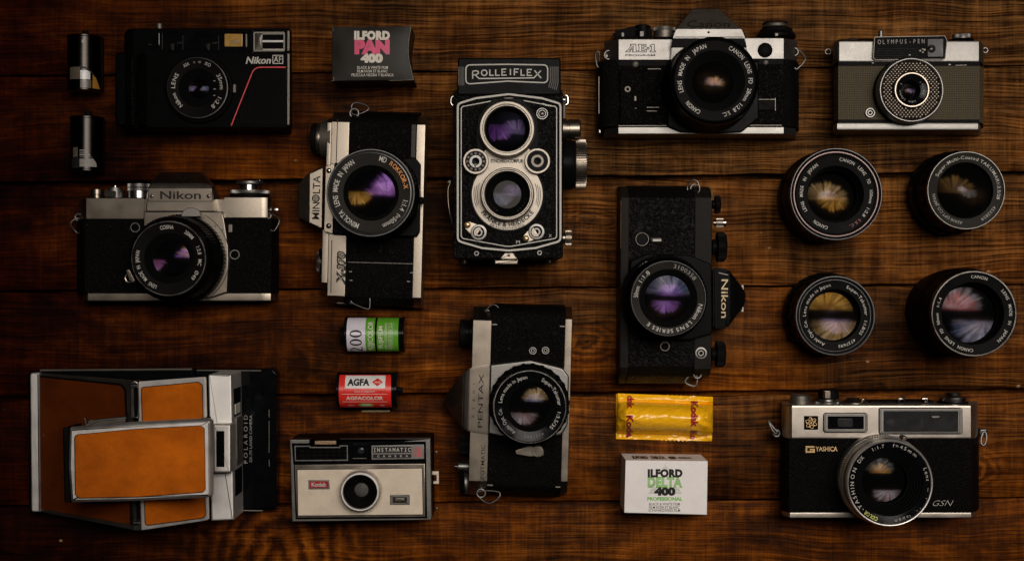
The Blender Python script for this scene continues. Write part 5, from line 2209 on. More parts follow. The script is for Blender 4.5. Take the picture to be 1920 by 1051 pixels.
# ================================================================ small olive camera, upper right corner
view(1520, 40, 4.569)
thing('viewfinder_camera', 'small silver camera with olive grid covering and a dotted ring round its lens', 'camera', 840, 600)
b = M()
b.ext([(196, 1), (196, 18), (204, 26), (236, 33), (1446, 33), (1474, 28), (1482, 20), (1482, 1)], 376, 868, ch=0.5)
part('body', b, 'grid_vinyl')
b = M()
b.ext([(196, 1), (196, 18), (206, 27), (238, 33.4), (1448, 33.4), (1474, 28), (1480, 20), (1480, 1)], 346, 382, ch=0.2)
b.ext([(196, 1), (196, 18), (206, 27), (238, 33.3), (1444, 33.3), (1470, 28), (1476, 20), (1476, 1)], 842, 870, ch=0.2)
pieces('black_band', b, 'black_satin')
b = M()
b.ext([(188, 1), (188, 16), (196, 25), (214, 31), (246, 34), (1440, 34), (1466, 31), (1480, 24), (1484, 16), (1484, 1)], 166, 350, ch=1.2)
part('top_plate', b, 'satin_chrome')
b = M()
b.ext([(188, 1), (188, 16), (196, 26), (228, 34), (1434, 34), (1452, 28), (1458, 18), (1458, 1)], 866, 934, ch=1.2)
part('base_plate', b, 'satin_chrome')
b = M()
b.prism(fillet([(548, 136), (1152, 126), (1168, 168), (1152, 326), (556, 330), (538, 314)], [16, 20, 20, 16, 20, 10]), 30, 36.5, 0.6)
pn = part('finder_panel', b, 'black_satin')
b = M()
b.ribbon(fillet([(548, 136), (1152, 126), (1168, 168), (1152, 326), (556, 330), (538, 314)], [16, 20, 20, 16, 20, 10]), 5, 36.7, closed=True, h=0.4)
part('panel_edge', b, 'satin_dark', pn)
b = M(flat=True)
for i, ch in enumerate('OLYMPUS-PEN'):
    b.text(ch, 588 + i * 37.6, 178 - i * 0.6, 36.58, 36, bold=0.0, xs=0.72)
part('lettering', b, 'grey_ink', pn)
b = M()
for k in range(6):
    b.prism([(560, 234 + k * 15), (930, 232 + k * 15), (930, 237 + k * 15), (560, 239 + k * 15)], 36, 37.0, 0.15)
part('panel_ribs', b, 'black_gloss', pn)
b = M()
b.prism(rr(1000, 148, 1140, 308, 8), 36, 37.2, 0.4)
part('finder_window', b, 'black_gloss', pn)
b = M(smooth=50)
b.dome(1036, 236, 40, 37.4, 37.0, 6)
part('finder_lens', b, 'grey_glass', pn)
b = M()
b.hull([(1000, 224, 38), (1030, 216, 39.5), (1034, 232, 39.6), (1004, 240, 38)], 0.1)
part('mirror', b, 'bright_chrome', pn)
b = M(smooth=50)
for k, (x, y, r) in enumerate(((940, 252, 9), (976, 244, 11), (962, 266, 7), (960, 238, 5))):
    b.dome(x, y, r, 36.6, 36.5, 3, nr=3, na=12)
part('maker_mark', b, 'satin_dark', pn)
b = M(smooth=40)
b.dome(852, 288, 12, 37.5, 36.4, 3)
part('index_dot', b, 'white_ink', pn)
ZL = 46
b = M(smooth=26)
b.lathe(865, 588, [(284, 33), (284, 40), (279, 43), (277, 45), (270, 46), (264, 46), (258, 45), (256, 44.2)], zc=ZL, seg=110)
ln = part('lens', b, 'satin_chrome')
b = M(smooth=26)
b.lathe(865, 588, [(290, 33), (290, 38)], zc=ZL, teeth=100, depth=0.3, trange=(0, 1))
part('focus_ring', b, 'black_satin', ln)
b = M(smooth=26)
b.lathe(865, 588, [(258, 44.1), (148, 44.1)], zc=ZL, seg=96)
part('cell_ground', b, 'black_satin', ln)
b = M(smooth=60)
dx, dy = 31, 17.5
for j in range(-16, 17):
    for i in range(-10, 11):
        x = 865 + (i + (0.5 if j % 2 else 0)) * dx
        y = 588 + j * dy
        r = sqrt((x - 865) ** 2 + (y - 588) ** 2)
        if 160 < r < 244:
            b.dome(x, y, 12.5, 45, 44.15, 1.35, nr=4, na=12)
part('light_cell', b, 'satin_chrome_warm', ln)
b = M(smooth=26)
b.lathe(865, 588, [(152, 44), (152, 46.4), (147, 47), (138, 47), (133, 46), (131, 45.2)], zc=ZL, seg=90)
part('front_rim', b, 'satin_chrome_warm', ln)
b = M(smooth=26)
b.lathe(865, 588, [(131, 45.4), (84, 44.6), (62, 41), (58, 40.4), (50, 34), (1, 33)], zc=ZL, seg=80)
part('name_ring', b, 'black_gloss', ln)
b = M(smooth=60)
b.dome(862, 588, 60, ZL, 40.8, 11)
part('front_element', b, lens_glass([(11, 'coat_pink'), (-14, 'coat_violet'), (24, 'coat_faint_warm')]), ln)
b = M(flat=True)
b.atext('D.Zuiko', 865, 588, 103, 335, 22, 45.15, 17, 0.0)
b.atext('F.C. 1:3.5', 865, 588, 103, 60, 112, 45.15, 15, 0.0)
b.atext('2.8cm', 865, 588, 103, 165, 195, 45.15, 14, 0.0)
b.atext('Olympus', 865, 588, 103, 222, 268, 45.15, 15, 0.0)
part('lettering', b, 'grey_ink', ln)
socket(509, 784, 43, 34)
knob((600, 136), (600, 84), 22, [(0, 22), (0.85, 22), (1, 19)], 'satin_chrome', 'shutter_button')
knob((355, 172), (355, 152), 24, [(0, 52), (1, 40)], 'satin_chrome', 'frame_counter')
knob((1292, 168), (1292, 114), 20, [(0, 84), (0.3, 84), (0.35, 78), (0.9, 78), (1, 70)], 'satin_chrome', 'rewind_knob', teeth=50, depth=0.3, trange=(3, 3))
knob((1292, 172), (1292, 158), 20, [(0, 104), (1, 100)], 'black_satin', 'rewind_base')
b = M()
b.hull([(220, 168, 24), (530, 168, 28), (240, 156, 20), (530, 146, 22), (220, 168, 6), (530, 168, 6), (240, 156, 6), (530, 146, 6)], 0.6)
part('accessory_step', b, 'black_satin')
ring(150, 260, 22, 7, 16, 'strap_lug', 'satin_chrome', 1.6)
ring(1498, 248, 20, 7, 20, 'strap_lug', 'satin_chrome', 1.6)
b = M()
b.ribbon([(1182, 372), (1200, 372)], 10, 33.6, h=0.2)
b.ribbon([(1240, 378), (1336, 376)], 5, 33.6, h=0.2)
b.ribbon([(526, 358), (540, 358)], 8, 33.6, h=0.2)
pieces('paint_chip', b, 'satin_dark')

# ================================================================ four loose lenses
def loose(label, *a, **kw):
    thing('camera_lens', label, 'camera lens', a[0], a[1], 'loose camera lenses')
    lens(True, *a, **kw)

view(1440, 260, 4.0)
loose('black lens with thin pinkish rings inside its rim, upper left of the four loose lenses', 512, 415, 52,
      [('barrel', [(300, 0.5), (330, 2), (330, 12), (352, 14), (352, 22), (340, 24), (350, 27), (350, 44), (345, 46), (345, 49)], 'black_paint', 0, 0),
       ('focus_ring', [(353, 28), (353, 42)], 'black_satin', 100, 0.7),
       ('aperture_ring', [(354, 15), (354, 21)], 'black_satin', 84, 0.6)],
      [([(346, 48), (346, 51.2), (342, 52), (338, 52), (335, 51)], 'black_rim'), ([(336, 51), (322, 50.4)], 'black_satin'), ([(322, 50.2), (319, 51.4), (312, 51.4), (308, 50.6)], 'pink_ring'), ([(302, 50.6), (299, 51.2), (296, 51.0), (294, 50.4)], 'pink_ring')],
      (308, 215, 1.6, 'black_satin'),
      [(186, 42, 62, 'coat_amber', -26, 26), (176, 34, -44, 'coat_orange', -26, 26), (150, 28, 30, 'coat_pink', -26, 26)],
      [('CANON', 5, 32, 262, 24, 0.012, 'white_ink'), ('LENS', 39, 57, 262, 24, 0.012, 'white_ink'), ('FD', 65, 73, 262, 24, 0.012, 'white_ink'), ('100mm', 82, 106, 262, 22, 0.01, 'white_ink'), ('1:2.8', 112, 130, 262, 22, 0.01, 'white_ink'), ('S.S.C.', 136, 158, 262, 20, 0.01, 'dark_red_ink'),
       ('LENS', 240, 258, 262, 24, 0.012, 'white_ink'), ('MADE', 265, 284, 262, 24, 0.012, 'white_ink'), ('IN', 292, 299, 262, 24, 0.012, 'white_ink'), ('JAPAN', 306, 328, 262, 24, 0.012, 'white_ink'), ('CANON', 194, 220, 262, 24, 0.012, 'white_ink')])
loose('black lens with a dull dark glass, upper right of the four loose lenses', 1487, 387, 46,
      [('barrel', [(270, 0.5), (300, 2), (300, 8), (318, 10), (318, 20), (300, 22), (300, 40), (292, 43)], 'black_paint', 0, 0),
       ('focus_ring', [(306, 26), (310, 27), (310, 38), (304, 39)], 'black_satin', 22, 1.4),
       ('aperture_ring', [(322, 11), (322, 19)], 'black_satin', 26, 1.2)],
      [([(293, 42), (293, 45.4), (290, 46), (286, 46), (282, 45)], 'worn_rim')],
      (282, 212, 1.2, 'name_ring_grey'),
      [(200, 40, 58, 'coat_dim_amber'), (70, 30, -26, 'coat_clear', -30, 10), (52, 26, 16, 'coat_pink', -30, 10)],
      [('Super-Multi-Coated TAKUMAR', 295, 436, 246, 24, 0.004, 'white_ink'), ('1:3.5/28', 75, 106, 246, 23, 0.004, 'white_ink'), ('4532859', 119, 153, 246, 22, 0.004, 'grey_ink'), ('ASAHI OPT.CO.,JAPAN', 187, 264, 246, 22, 0.004, 'grey_ink')])
view(1440, 480, 4.0)
loose('black lens with orange fan reflections, lower left of the four loose lenses', 505, 445, 42,
      [('barrel', [(270, 0.5), (306, 2), (306, 8), (322, 10), (322, 18), (302, 20), (306, 36), (298, 39)], 'black_paint', 0, 0),
       ('focus_ring', [(308, 22), (314, 23), (314, 33), (308, 34)], 'black_satin', 20, 1.6),
       ('aperture_ring', [(326, 11), (326, 17)], 'black_satin', 26, 1.2)],
      [([(299, 38), (299, 41.4), (296, 42), (289, 42), (285, 41)], 'black_rim'), ([(272, 40.2), (270, 40.8), (266, 40.8), (265, 40.2)], 'black_rim')],
      (285, 198, 1.3, 'black_satin'),
      [(188, 34, 80, 'coat_orange'), (176, 26, -74, 'coat_amber', -6, 6), (150, 20, -46, 'coat_violet', -6, 6)],
      [('Lens made in Japan', 268, 352, 232, 22, 0.006, 'white_ink'), ('Super-Takumar', 21, 90, 232, 23, 0.008, 'white_ink'), ('1:1.8/55', 98, 128, 232, 22, 0.004, 'white_ink'), ('4737695', 140, 175, 232, 21, 0.004, 'white_ink'), ('Asahi Opt. Co.', 200, 262, 232, 22, 0.006, 'white_ink')])
loose('tall black lens with a chipped worn rim, lower right of the four loose lenses', 1545, 430, 60,
      [('barrel', [(300, 0.5), (322, 2), (322, 14), (336, 16), (336, 26), (330, 28), (342, 46), (334, 50), (326, 54)], 'black_paint', 0, 0),
       ('focus_ring', [(345, 32), (346, 44)], 'black_satin', 96, 0.7),
       ('aperture_ring', [(340, 17), (340, 25)], 'black_satin', 84, 0.7)],
      [([(322, 54), (322, 59.2), (318, 60), (310, 60), (306, 59)], 'worn_rim')],
      (306, 236, 1.3, 'black_satin'),
      [(212, 50, 84, 'coat_pink', -20, 10), (200, 42, -76, 'coat_blue', -26, 12), (170, 34, 60, 'coat_red', -30, 14)],
      [('CANON', 355, 382, 276, 22, 0.01, 'white_ink'), ('LENS', 50, 68, 276, 22, 0.01, 'white_ink'), ('MADE', 75, 94, 276, 22, 0.01, 'white_ink'), ('IN', 101, 108, 276, 22, 0.01, 'white_ink'), ('JAPAN', 117, 140, 276, 22, 0.01, 'white_ink'),
       ('CANON', 181, 207, 276, 22, 0.01, 'white_ink'), ('LENS', 213, 231, 276, 22, 0.01, 'white_ink'), ('FD', 238, 246, 276, 22, 0.01, 'white_ink'), ('50mm', 252, 271, 276, 21, 0.01, 'white_ink'), ('1:1.4', 279, 296, 276, 21, 0.01, 'white_ink')])
b = M()
b.prism(rr(1310, 700, 1352, 726, 6), 24, 30, 0.8)
part('release_button', b, 'worn_rim')

# ================================================================ black SLR on its end, right of centre
view(1130, 310, 2.443, rot=0.3, pv=(290, 540))
thing('slr_camera', 'all black SLR camera standing on its end, purple fans in its lens', 'camera', 290, 540, 'SLR cameras turned on end')
b = M()
b.ext([(96, 1), (94, 16), (104, 25), (150, 33), (920, 33), (965, 28), (998, 18), (1000, 1)], 118, 422, axis='y', ch=0.4)
part('body', b, 'black_leather_coarse')
b = M()
b.ext([(100, 1), (98, 20), (108, 26), (148, 33.8), (930, 33.8), (960, 28), (968, 18), (968, 1)], 420, 500, axis='y', ch=0.8)
part('top_plate', b, 'worn_black')
b = M()
b.ext([(100, 1), (98, 20), (108, 26), (150, 33.6), (925, 33.6), (960, 28), (1000, 16), (1002, 1)], 80, 120, axis='y', ch=0.8)
part('base_plate', b, 'worn_black')
b = M(flat=False)
b.tube([(498, 104, 33), (498, 160, 33.6)], 0.4)
b.tube([(82, 160, 33.2), (82, 380, 33.2)], 0.25)
pieces('worn_edge', b, 'gold')
b = M()
b.prism(fillet([(124, 440), (200, 405), (400, 410), (500, 450), (505, 770), (400, 800), (200, 800), (124, 760)], 20), 28, 38, 1.2)
part('mount_housing', b, 'black_paint')
b = M()
b.hull([(505, 462, 38), (575, 474, 38), (612, 520, 34), (612, 690, 34), (572, 742, 38), (507, 746, 38), (655, 575, 20), (655, 628, 20), (655, 575, 4), (655, 628, 4), (505, 462, 4), (575, 474, 4), (572, 742, 4), (507, 746, 4)], 1.2)
pr = part('prism_housing', b, 'black_paint')
b = M(flat=True)
b.ribbon([(532, 490), (575, 500)], 4, 38.1)
part('seam', b, 'grey_ink', pr)
b = M()
b.hull([(530, 505, 38.4), (584, 510, 38.2), (584, 705, 38.2), (530, 712, 38.4), (530, 505, 36), (584, 510, 34), (584, 705, 34), (530, 712, 36)], 0.4)
npl = part('name_plate', b, 'black_paint', pr)
words([T('Nikon', 559, 608, 38.55, 30, ang=90, wd=176, bold=0.006)], 'gold_ink', npl)
b = M()
b.prism([(636, 546), (646, 546), (646, 566), (640, 566), (640, 556), (636, 556)], 16, 22, 0.3)
b.prism([(636, 668), (646, 668), (646, 646), (640, 646), (640, 658), (636, 658)], 16, 22, 0.3)
part('accessory_shoe', b, 'white_ink')
lens(False, 302, 608, 72,
     [('lens', [(188, 36), (200, 40), (200, 48), (178, 50), (178, 66), (174, 69)], 'black_paint', 0, 0),
      ('aperture_ring', [(204, 41), (204, 47)], 'black_satin', 70, 0.7),
      ('focus_ring', [(186, 52), (186, 64)], 'black_satin', 84, 0.7)],
     [([(174, 69), (174, 71.4), (171, 72), (169, 72), (167, 71)], 'black_rim')],
     (167, 134, 0.9, 'name_ring_grey'),
     [(104, 66, 40, 'coat_purple'), (98, 56, -38, 'coat_purple'), (70, 50, 80, 'coat_blue')],
     [('50mm', 271, 292, 150, 19, 0.008, 'white_ink'), ('1:1.8', 297, 324, 150, 19, 0.008, 'white_ink'), ('3100358', 8, 55, 150, 18, 0.004, 'grey_ink'), ('Nikon', 99, 130, 150, 20, 0.012, 'white_ink'), ('LENS SERIES E', 135, 221, 150, 17, 0.008, 'white_ink')])
b = M(flat=True)
for k in range(7):
    b.ribbon(arc(296, 608, 192, 298 + k * 5, 301 + k * 5, 3), 4, 49.0)
part('scale_marks', b, 'grey_ink')
b = M(smooth=40)
b.disc(180, 338, 26, 32, 34.6, 0.5, 32)
part('battery_cover', b, 'black_paint')
ring(180, 338, 29, 2.6, 34.9, 'battery_ring', 'satin_dark', 1.0)
b = M()
b.prism(rr(216, 328, 272, 352, 6), 32, 34.5, 0.6)
pl = part('timer_arm', b, 'black_gloss')
b = M()
b.prism(rr(228, 337, 268, 348, 3), 34.2, 34.9, 0.2)
part('arm_inlay', b, 'white_ink', pl)
ring(287, 828, 20, 4, 34.2, 'release_ring', 'satin_dark', 1.0)
socket(452, 858, 28, 34.2)
for k, (a0, b0, rr_, mt, nm) in enumerate((((500, 178), (536, 178), 42, 'black_satin', 'frame_counter'), ((500, 372), (562, 372), 68, 'black_satin', 'shutter_dial'), ((500, 862), (560, 862), 60, 'black_satin', 'rewind_knob'))):
    knob(a0, b0, 20, [(0, rr_ * 0.5), (0.3, rr_ * 0.5), (0.35, rr_), (0.85, rr_), (1, rr_ * 0.85)], mt, nm, teeth=40, depth=0.5, trange=(2, 3))
    knob((b0[0] - 2, b0[1]), (b0[0] + 3, b0[1]), 20, [(0, rr_ * 0.5), (1, rr_ * 0.45)], 'black_gloss', 'dial_cap')
knob((506, 262), (550, 262), 22, [(0, 12), (0.2, 12), (0.25, 22), (1, 22)], 'satin_chrome_warm', 'shutter_button', teeth=16, depth=0.5, trange=(2, 3))
knob((548, 262), (565, 262), 22, [(0, 16), (0.8, 16), (1, 10)], 'bright_chrome', 'button_tip')
knob((500, 862), (545, 862), 20, [(0, 10), (1, 10)], 'satin_dark', 'rewind_shaft')
strap_ring([(384, 92, 0), (400, 68, 2), (432, 66, 3), (446, 116, 3), (420, 134, 2), (388, 128, 0)], 26, (420, 106, 20, 25), rad=0.8)
strap_ring([(404, 956, 0), (378, 984, 2), (384, 998, 3), (424, 1012, 3), (434, 1000, 2), (438, 960, 0)], 26, (436, 956, 17, 28), rad=0.8)

# ================================================================ silver and black rangefinder, lower right
view(1420, 710, 3.624)
thing('rangefinder_camera', 'silver and black rangefinder camera with two framed windows and a wide chrome ringed lens', 'camera', 830, 560)
b = M()
b.ext([(158, 1), (156, 14), (166, 24), (216, 33), (1456, 33), (1494, 26), (1506, 16), (1506, 1)], 404, 908, ch=0.4)
part('body', b, 'black_leather')
b = M()
b.ext([(164, 1), (164, 18), (172, 25), (200, 31), (236, 34), (1450, 34), (1482, 31), (1496, 24), (1500, 16), (1500, 1)], 176, 409, ch=1.6)
tp = part('top_plate', b, 'satin_chrome_bright')
b = M()
b.ext([(164, 1), (164, 16), (176, 26), (222, 33.6), (1452, 33.6), (1474, 28), (1480, 18), (1480, 1)], 906, 943, ch=0.6)
part('base_plate', b, 'satin_chrome_bright')
b = M()
b.prism(rr(318, 250, 414, 344, 3), 33.5, 34.4, 0.2)
em = part('emblem', b, 'black_gloss')
b = M(flat=True)
for a in (20, 80, 140):
    ca, sa = cos(radians(a)), sin(radians(a))
    pts = []
    for k in range(28):
        t = 2 * pi * k / 28
        u, v = 40 * cos(t), 14 * sin(t)
        pts.append((366 + u * ca - v * sa, 297 + u * sa + v * ca))
    b.ribbon(pts, 2.6, 34.5, closed=True)
b.patch(circle(366, 297, 6, 12), 34.5)
for a in (0, 60, 130, 200, 270):
    b.patch(circle(366 + 30 * sin(radians(a)), 297 - 28 * cos(radians(a)), 4.5, 10), 34.52)
part('atom_lines', b, 'gold', em)
b = M()
b.prism(rr(450, 232, 746, 362, 22), 33, 35.2, 0.7)
w1 = part('rangefinder_window', b, 'satin_chrome')
b = M()
b.ribbon(rr(462, 242, 734, 350, 10), 3.5, 35.3, closed=True)
b.ribbon(rr(448, 230, 748, 364, 22), 4, 34.08, closed=True)
part('frame_line', b, 'black_ink', w1)
b = M()
b.prism(rr(479, 252, 724, 340, 5), 34.8, 35.5, 0.1)
part('window_glass', b, 'black_gloss', w1)
b = M(smooth=50)
b.prism(rr(545, 268, 650, 326, 16), 35.2, 36.0, 0.3)
part('finder_patch', b, 'grey_glass', w1)
b = M(flat=True)
b.patch([(578, 297), (596, 288), (614, 297), (596, 306)], 36.1)
part('finder_spot', b, 'black_ink', w1)
b = M()
b.prism(rr(828, 198, 1390, 372, 18), 33, 35.2, 0.7)
w2 = part('viewfinder_window', b, 'satin_chrome')
b = M()
b.ribbon(rr(840, 208, 1376, 362, 10), 3.5, 35.3, closed=True)
b.ribbon(rr(825, 195, 1393, 375, 18), 4, 34.08, closed=True)
part('frame_line', b, 'black_ink', w2)
b = M()
b.prism(rr(858, 216, 1366, 358, 5), 34.8, 35.5, 0.1)
part('window_glass', b, 'grey_glass', w2)
b = M(flat=True)
b.patch([(872, 290), (904, 264), (936, 290), (904, 316)], 35.6)
b.patch([(1112, 270), (1122, 262), (1124, 330), (1116, 336)], 35.6)
part('finder_mark', b, 'black_ink', w2)
b = M()
b.hull([(1184, 252, 35.7), (1240, 250, 36.3), (1236, 262, 36.2), (1190, 262, 35.8)], 0.1)
part('mirror', b, 'satin_chrome', w2)
b = M(flat=True)
b.ribbon([(388, 460), (334, 460), (334, 494), (385, 494), (385, 478), (356, 478)], 11, 33.2)
b.text('YASHICA', 470, 474, 33.2, 30, wd=148, bold=0.014)
part('lettering', b, 'gold', None)
words([T('GSN', 1248, 842, 33.2, 38, wd=128, bold=-0.022, shear=0.45)], 'white_ink')
lens(False, 902, 708, 60,
     [('lens', [(298, 33), (306, 34), (306, 38), (298, 39), (298, 42)], 'satin_chrome', 0, 0),
      ('aperture_ring', [(306, 42), (310, 43), (310, 46), (304, 47)], 'frame_silver', 110, 0.4),
      ('focus_ring', [(300, 47.5), (304, 48.5), (300, 51), (294, 52)], 'frame_silver', 0, 0),
      ('shutter_ring', [(300, 52.5), (300, 55.5), (296, 56)], 'satin_chrome', 0, 0)],
     [([(297, 56), (297, 58.2), (294, 59.4), (288, 60), (283, 59.8), (279, 58.8)], 'frame_silver')],
     (279, 228, 1.4, 'black_gloss'),
     [(150, 50, 44, 'coat_clear', -22, -8), (130, 42, 32, 'coat_orange', -28, -10), (110, 36, -40, 'coat_pink', -30, -6)],
     [('COLOR', 199, 222, 258, 26, 0.006, 'lime_ink'), ('-YASHINON', 224, 296, 258, 25, 0.0, 'white_ink'), ('DX', 303, 315, 258, 25, 0.0, 'white_ink'), ('1:1.7', 330, 352, 258, 22, 0.0, 'white_ink'), ('f=45mm', 4, 46, 258, 23, 0.0, 'white_ink'),
      ('Lens', 65, 87, 258, 24, 0.0, 'white_ink'), ('made', 96, 119, 258, 24, 0.0, 'white_ink'), ('in', 128, 138, 258, 24, 0.0, 'white_ink'), ('Japan', 146, 174, 258, 24, 0.0, 'grey_ink')], 'black_gloss')
b = M(smooth=40)
b.disc(1002, 404, 20, 42, 49, 1.0, 24)
part('index_knob', b, 'pink_ring')
knob((290, 180), (290, 104), 20, [(0, 70), (0.2, 72), (0.5, 72), (0.52, 66), (0.9, 66), (1, 58)], 'satin_dark', 'shutter_button_collar')
knob((470, 182), (470, 132), 20, [(0, 78), (0.1, 80), (0.6, 80), (0.7, 64), (1, 62)], 'satin_chrome', 'advance_hub', teeth=60, depth=0.4, trange=(1, 2))
knob((484, 134), (484, 68), 20, [(0, 70), (0.85, 70), (1, 60)], 'black_satin', 'advance_lever')
b = M()
b.prism(rr(456, 78, 500, 134, 4), 30, 35.8, 0.6)
part('lever_tip', b, 'satin_chrome_warm')
knob((652, 176), (652, 128), 18, [(0, 88), (0.4, 88), (0.5, 70), (1, 40)], 'satin_chrome_warm', 'shutter_button')
b = M(smooth=50)
b.tube([(730, 164, 20), (712, 140, 22), (736, 134, 22), (746, 150, 20)], 0.6)
part('button_glint', b, 'bright_chrome')
b = M(smooth=50)
b.tube([(962, 156, 22), (962, 134, 24), (996, 130, 24), (996, 142, 22)], 1.1)
b.tube([(1118, 134, 24), (1150, 132, 24), (1154, 154, 22), (1134, 150, 22)], 1.1)
part('accessory_shoe', b, 'bright_chrome')
b = M()
b.prism([(770, 150), (1200, 148), (1200, 176), (770, 176)], 4, 20, 0.6)
part('shoe_base', b, 'black_satin')
knob((1328, 180), (1328, 150), 20, [(0, 104), (1, 100)], 'black_satin', 'rewind_base')
knob((1330, 156), (1330, 92), 20, [(0, 90), (0.1, 94), (0.55, 94), (0.7, 60), (1, 50)], 'bright_chrome', 'rewind_knob')
strap_ring([(66, 268, 0), (78, 290, 2), (96, 340, 3), (126, 376, 3), (140, 360, 2), (100, 320, 1)], 22, (130, 368, 22, 20), rad=0.8)
b = M()
b.prism(rr(104, 340, 152, 390, 8), 12, 18, 1.2)
b.prism(fillet([(1512, 338), (1564, 336), (1564, 390), (1514, 392)], 12), 14, 20, 1.2)
pieces('strap_lug', b, 'satin_chrome')
strap_ring([(1532, 360, 0), (1516, 420, 1), (1526, 450, 2), (1546, 448, 2), (1560, 400, 1), (1552, 356, 0)], 21, None, rad=0.9)
# ================================================================ film boxes
view(600, 30, 7.005)
thing('film_box', 'black film box with cream and pink lettering', 'film box', 690, 500, 'film boxes')
ZB = 36.0
b = M()
b.prism([(160, 148), (1200, 134), (1180, 300), (1155, 430), (1170, 640), (1228, 838), (158, 852)], 0.5, ZB - 0.6, 0.5)
bx = part('carton', b, 'black_card')
# front panel, slightly bulged
b = M(smooth=60)
n, m = 16, 12
def edge(u, v):
    xl = 164 + 4 * v
    xr = 1196 + 34 * v * v - 44 * sin(pi * v) ** 1.2
    yt = 148 - 13 * u
    yb = 851 - 14 * u
    return xl + (xr - xl) * u, yt + (yb - yt) * v
rows = []
for j in range(m + 1):
    r = []
    for i in range(n + 1):
        u, v = i / n, j / m
        x, y = edge(u, v)
        z = ZB - 0.5 + 1.3 * (sin(pi * u) ** 0.6) * (sin(pi * v) ** 0.6)
        r.append(P(x, y, z))
    rows.append(r)
b.rings(rows, closed=False, cap0=False, cap1=False)
part('front_panel', b, 'black_card')
zf = lambda x, y: ZB - 0.36 + 1.3 * (sin(pi * min(max((x - 164) / 1032, 0.0), 1)) ** 0.6) * (sin(pi * min(max((y - 140) / 705, 0.0), 1)) ** 0.6)
words([T('ILFORD', 683, 257, zf, 98, wd=470, bold=0.07, track=0.06), T('400', 680, 556, zf, 98, wd=292, bold=0.075),
       T('BLACK & WHITE FILM', 690, 678, zf, 36, wd=400, bold=0.004), T('FILM NOIR ET BLANC', 688, 726, zf, 36, wd=398, bold=0.004), T('PEL\u00cdCULA NEGRA Y BLANCA', 690, 776, zf, 36, wd=552, bold=0.004)], 'cream')
words([T('PAN', 684, 407, zf, 158, wd=462, bold=0.085)], 'pink_ink')
b = M(smooth=60)
b.tube([edge(1, v / 10) + (ZB - 0.3,) for v in range(11)], 0.16)
b.tube([(905, 848, ZB - 0.3), (1060, 846, ZB - 0.3), (1228, 838, ZB - 0.3)], 0.14)
b.tube([(166, 150, ZB - 0.4), (176, 200, ZB - 0.4)], 0.14)
b.tube([(176, 800, ZB - 0.4), (182, 850, ZB - 0.4), (150, 854, ZB - 0.4)], 0.14)
pieces('worn_edge', b, 'worn_edge')
b = M(flat=False)
sx = P(1196, 480, ZB).x + 0.1
for y0, y1, z0, z1 in ((170, 300, 6, 30), (340, 480, 8, 24), (520, 640, 6, 28)):
    a, c = P(1200, y0, ZB).y, P(1200, y1, ZB).y
    b.F([b.V((sx + 0.9, a, z0)), b.V((sx + 0.9, c, z0)), b.V((sx + 0.9, c, z1)), b.V((sx + 0.9, a, z1))])
b.bm.free()

view(1130, 720, 4.04)
thing('film_box', 'white film box with black and green lettering', 'film box', 480, 770, 'film boxes')
b = M()
b.prism([(174, 574), (796, 581), (790, 986), (163, 971)], 0.3, ZB, 0.35)
part('carton', b, 'white_card')
yf = P(480, 577, ZB).y + 0.12
x0v, x1v = 232, 700
b = M(flat=True)
def side(x, y):
    # writing on the upright end flap: view y 545..572 runs down the flap
    t = (574 - y) / 40.0
    p = P(x, 577, ZB)
    return Vector((p.x, P(x, 574 + (x - 174) * 0.011, ZB).y + 0.14, ZB * (1 - t)))
b.text('ILFORD', 300, 557, 0, 13, wd=120, bold=0.07, mapf=side)
b.text('DELTA', 440, 557, 0, 13, wd=110, bold=0.07, mapf=side)
b.text('400', 545, 557, 0, 13, wd=60, bold=0.07, mapf=side)
b.text('PROFESSIONAL', 645, 557, 0, 9, wd=100, bold=0.03, mapf=side)
part('lettering', b, 'black_ink')
b = M(flat=True)
for k in range(22):
    y = 606 + k * 10.4
    hw = (y - 598) * 0.555
    if not (650 < y < 775):
        b.ribbon([(473 - hw, y), (473 + hw, y)], 5.5, ZB + 0.06)
part('triangle_mark', b, 'pale_green_ink')
words([T('ILFORD', 473, 672, ZB + 0.12, 52, wd=264, bold=0.07, track=0.06), T('400', 471, 810, ZB + 0.12, 52, wd=162, bold=0.075),
       T('BLACK & WHITE FILM', 467, 905, ZB + 0.08, 20, wd=232, bold=0.002), T('FILM NOIR ET BLANC', 466, 930, ZB + 0.08, 20, wd=230, bold=0.002), T('SCHWARZWEISS-FILM', 467, 953, ZB + 0.08, 20, wd=238, bold=0.002)], 'black_ink')
words([T('DELTA', 472, 740, ZB + 0.10, 68, wd=264, bold=0.07, track=0.06), T('PROFESSIONAL', 471, 866, ZB + 0.10, 24, wd=266, bold=0.05)], 'green_ink')
b = M(flat=True)
for k in range(9):
    b.ribbon([(338, 709 + k * 7.6), (606, 709 + k * 7.6)], 1.6, ZB + 0.16)
part('stripe_lines', b, 'white_card')

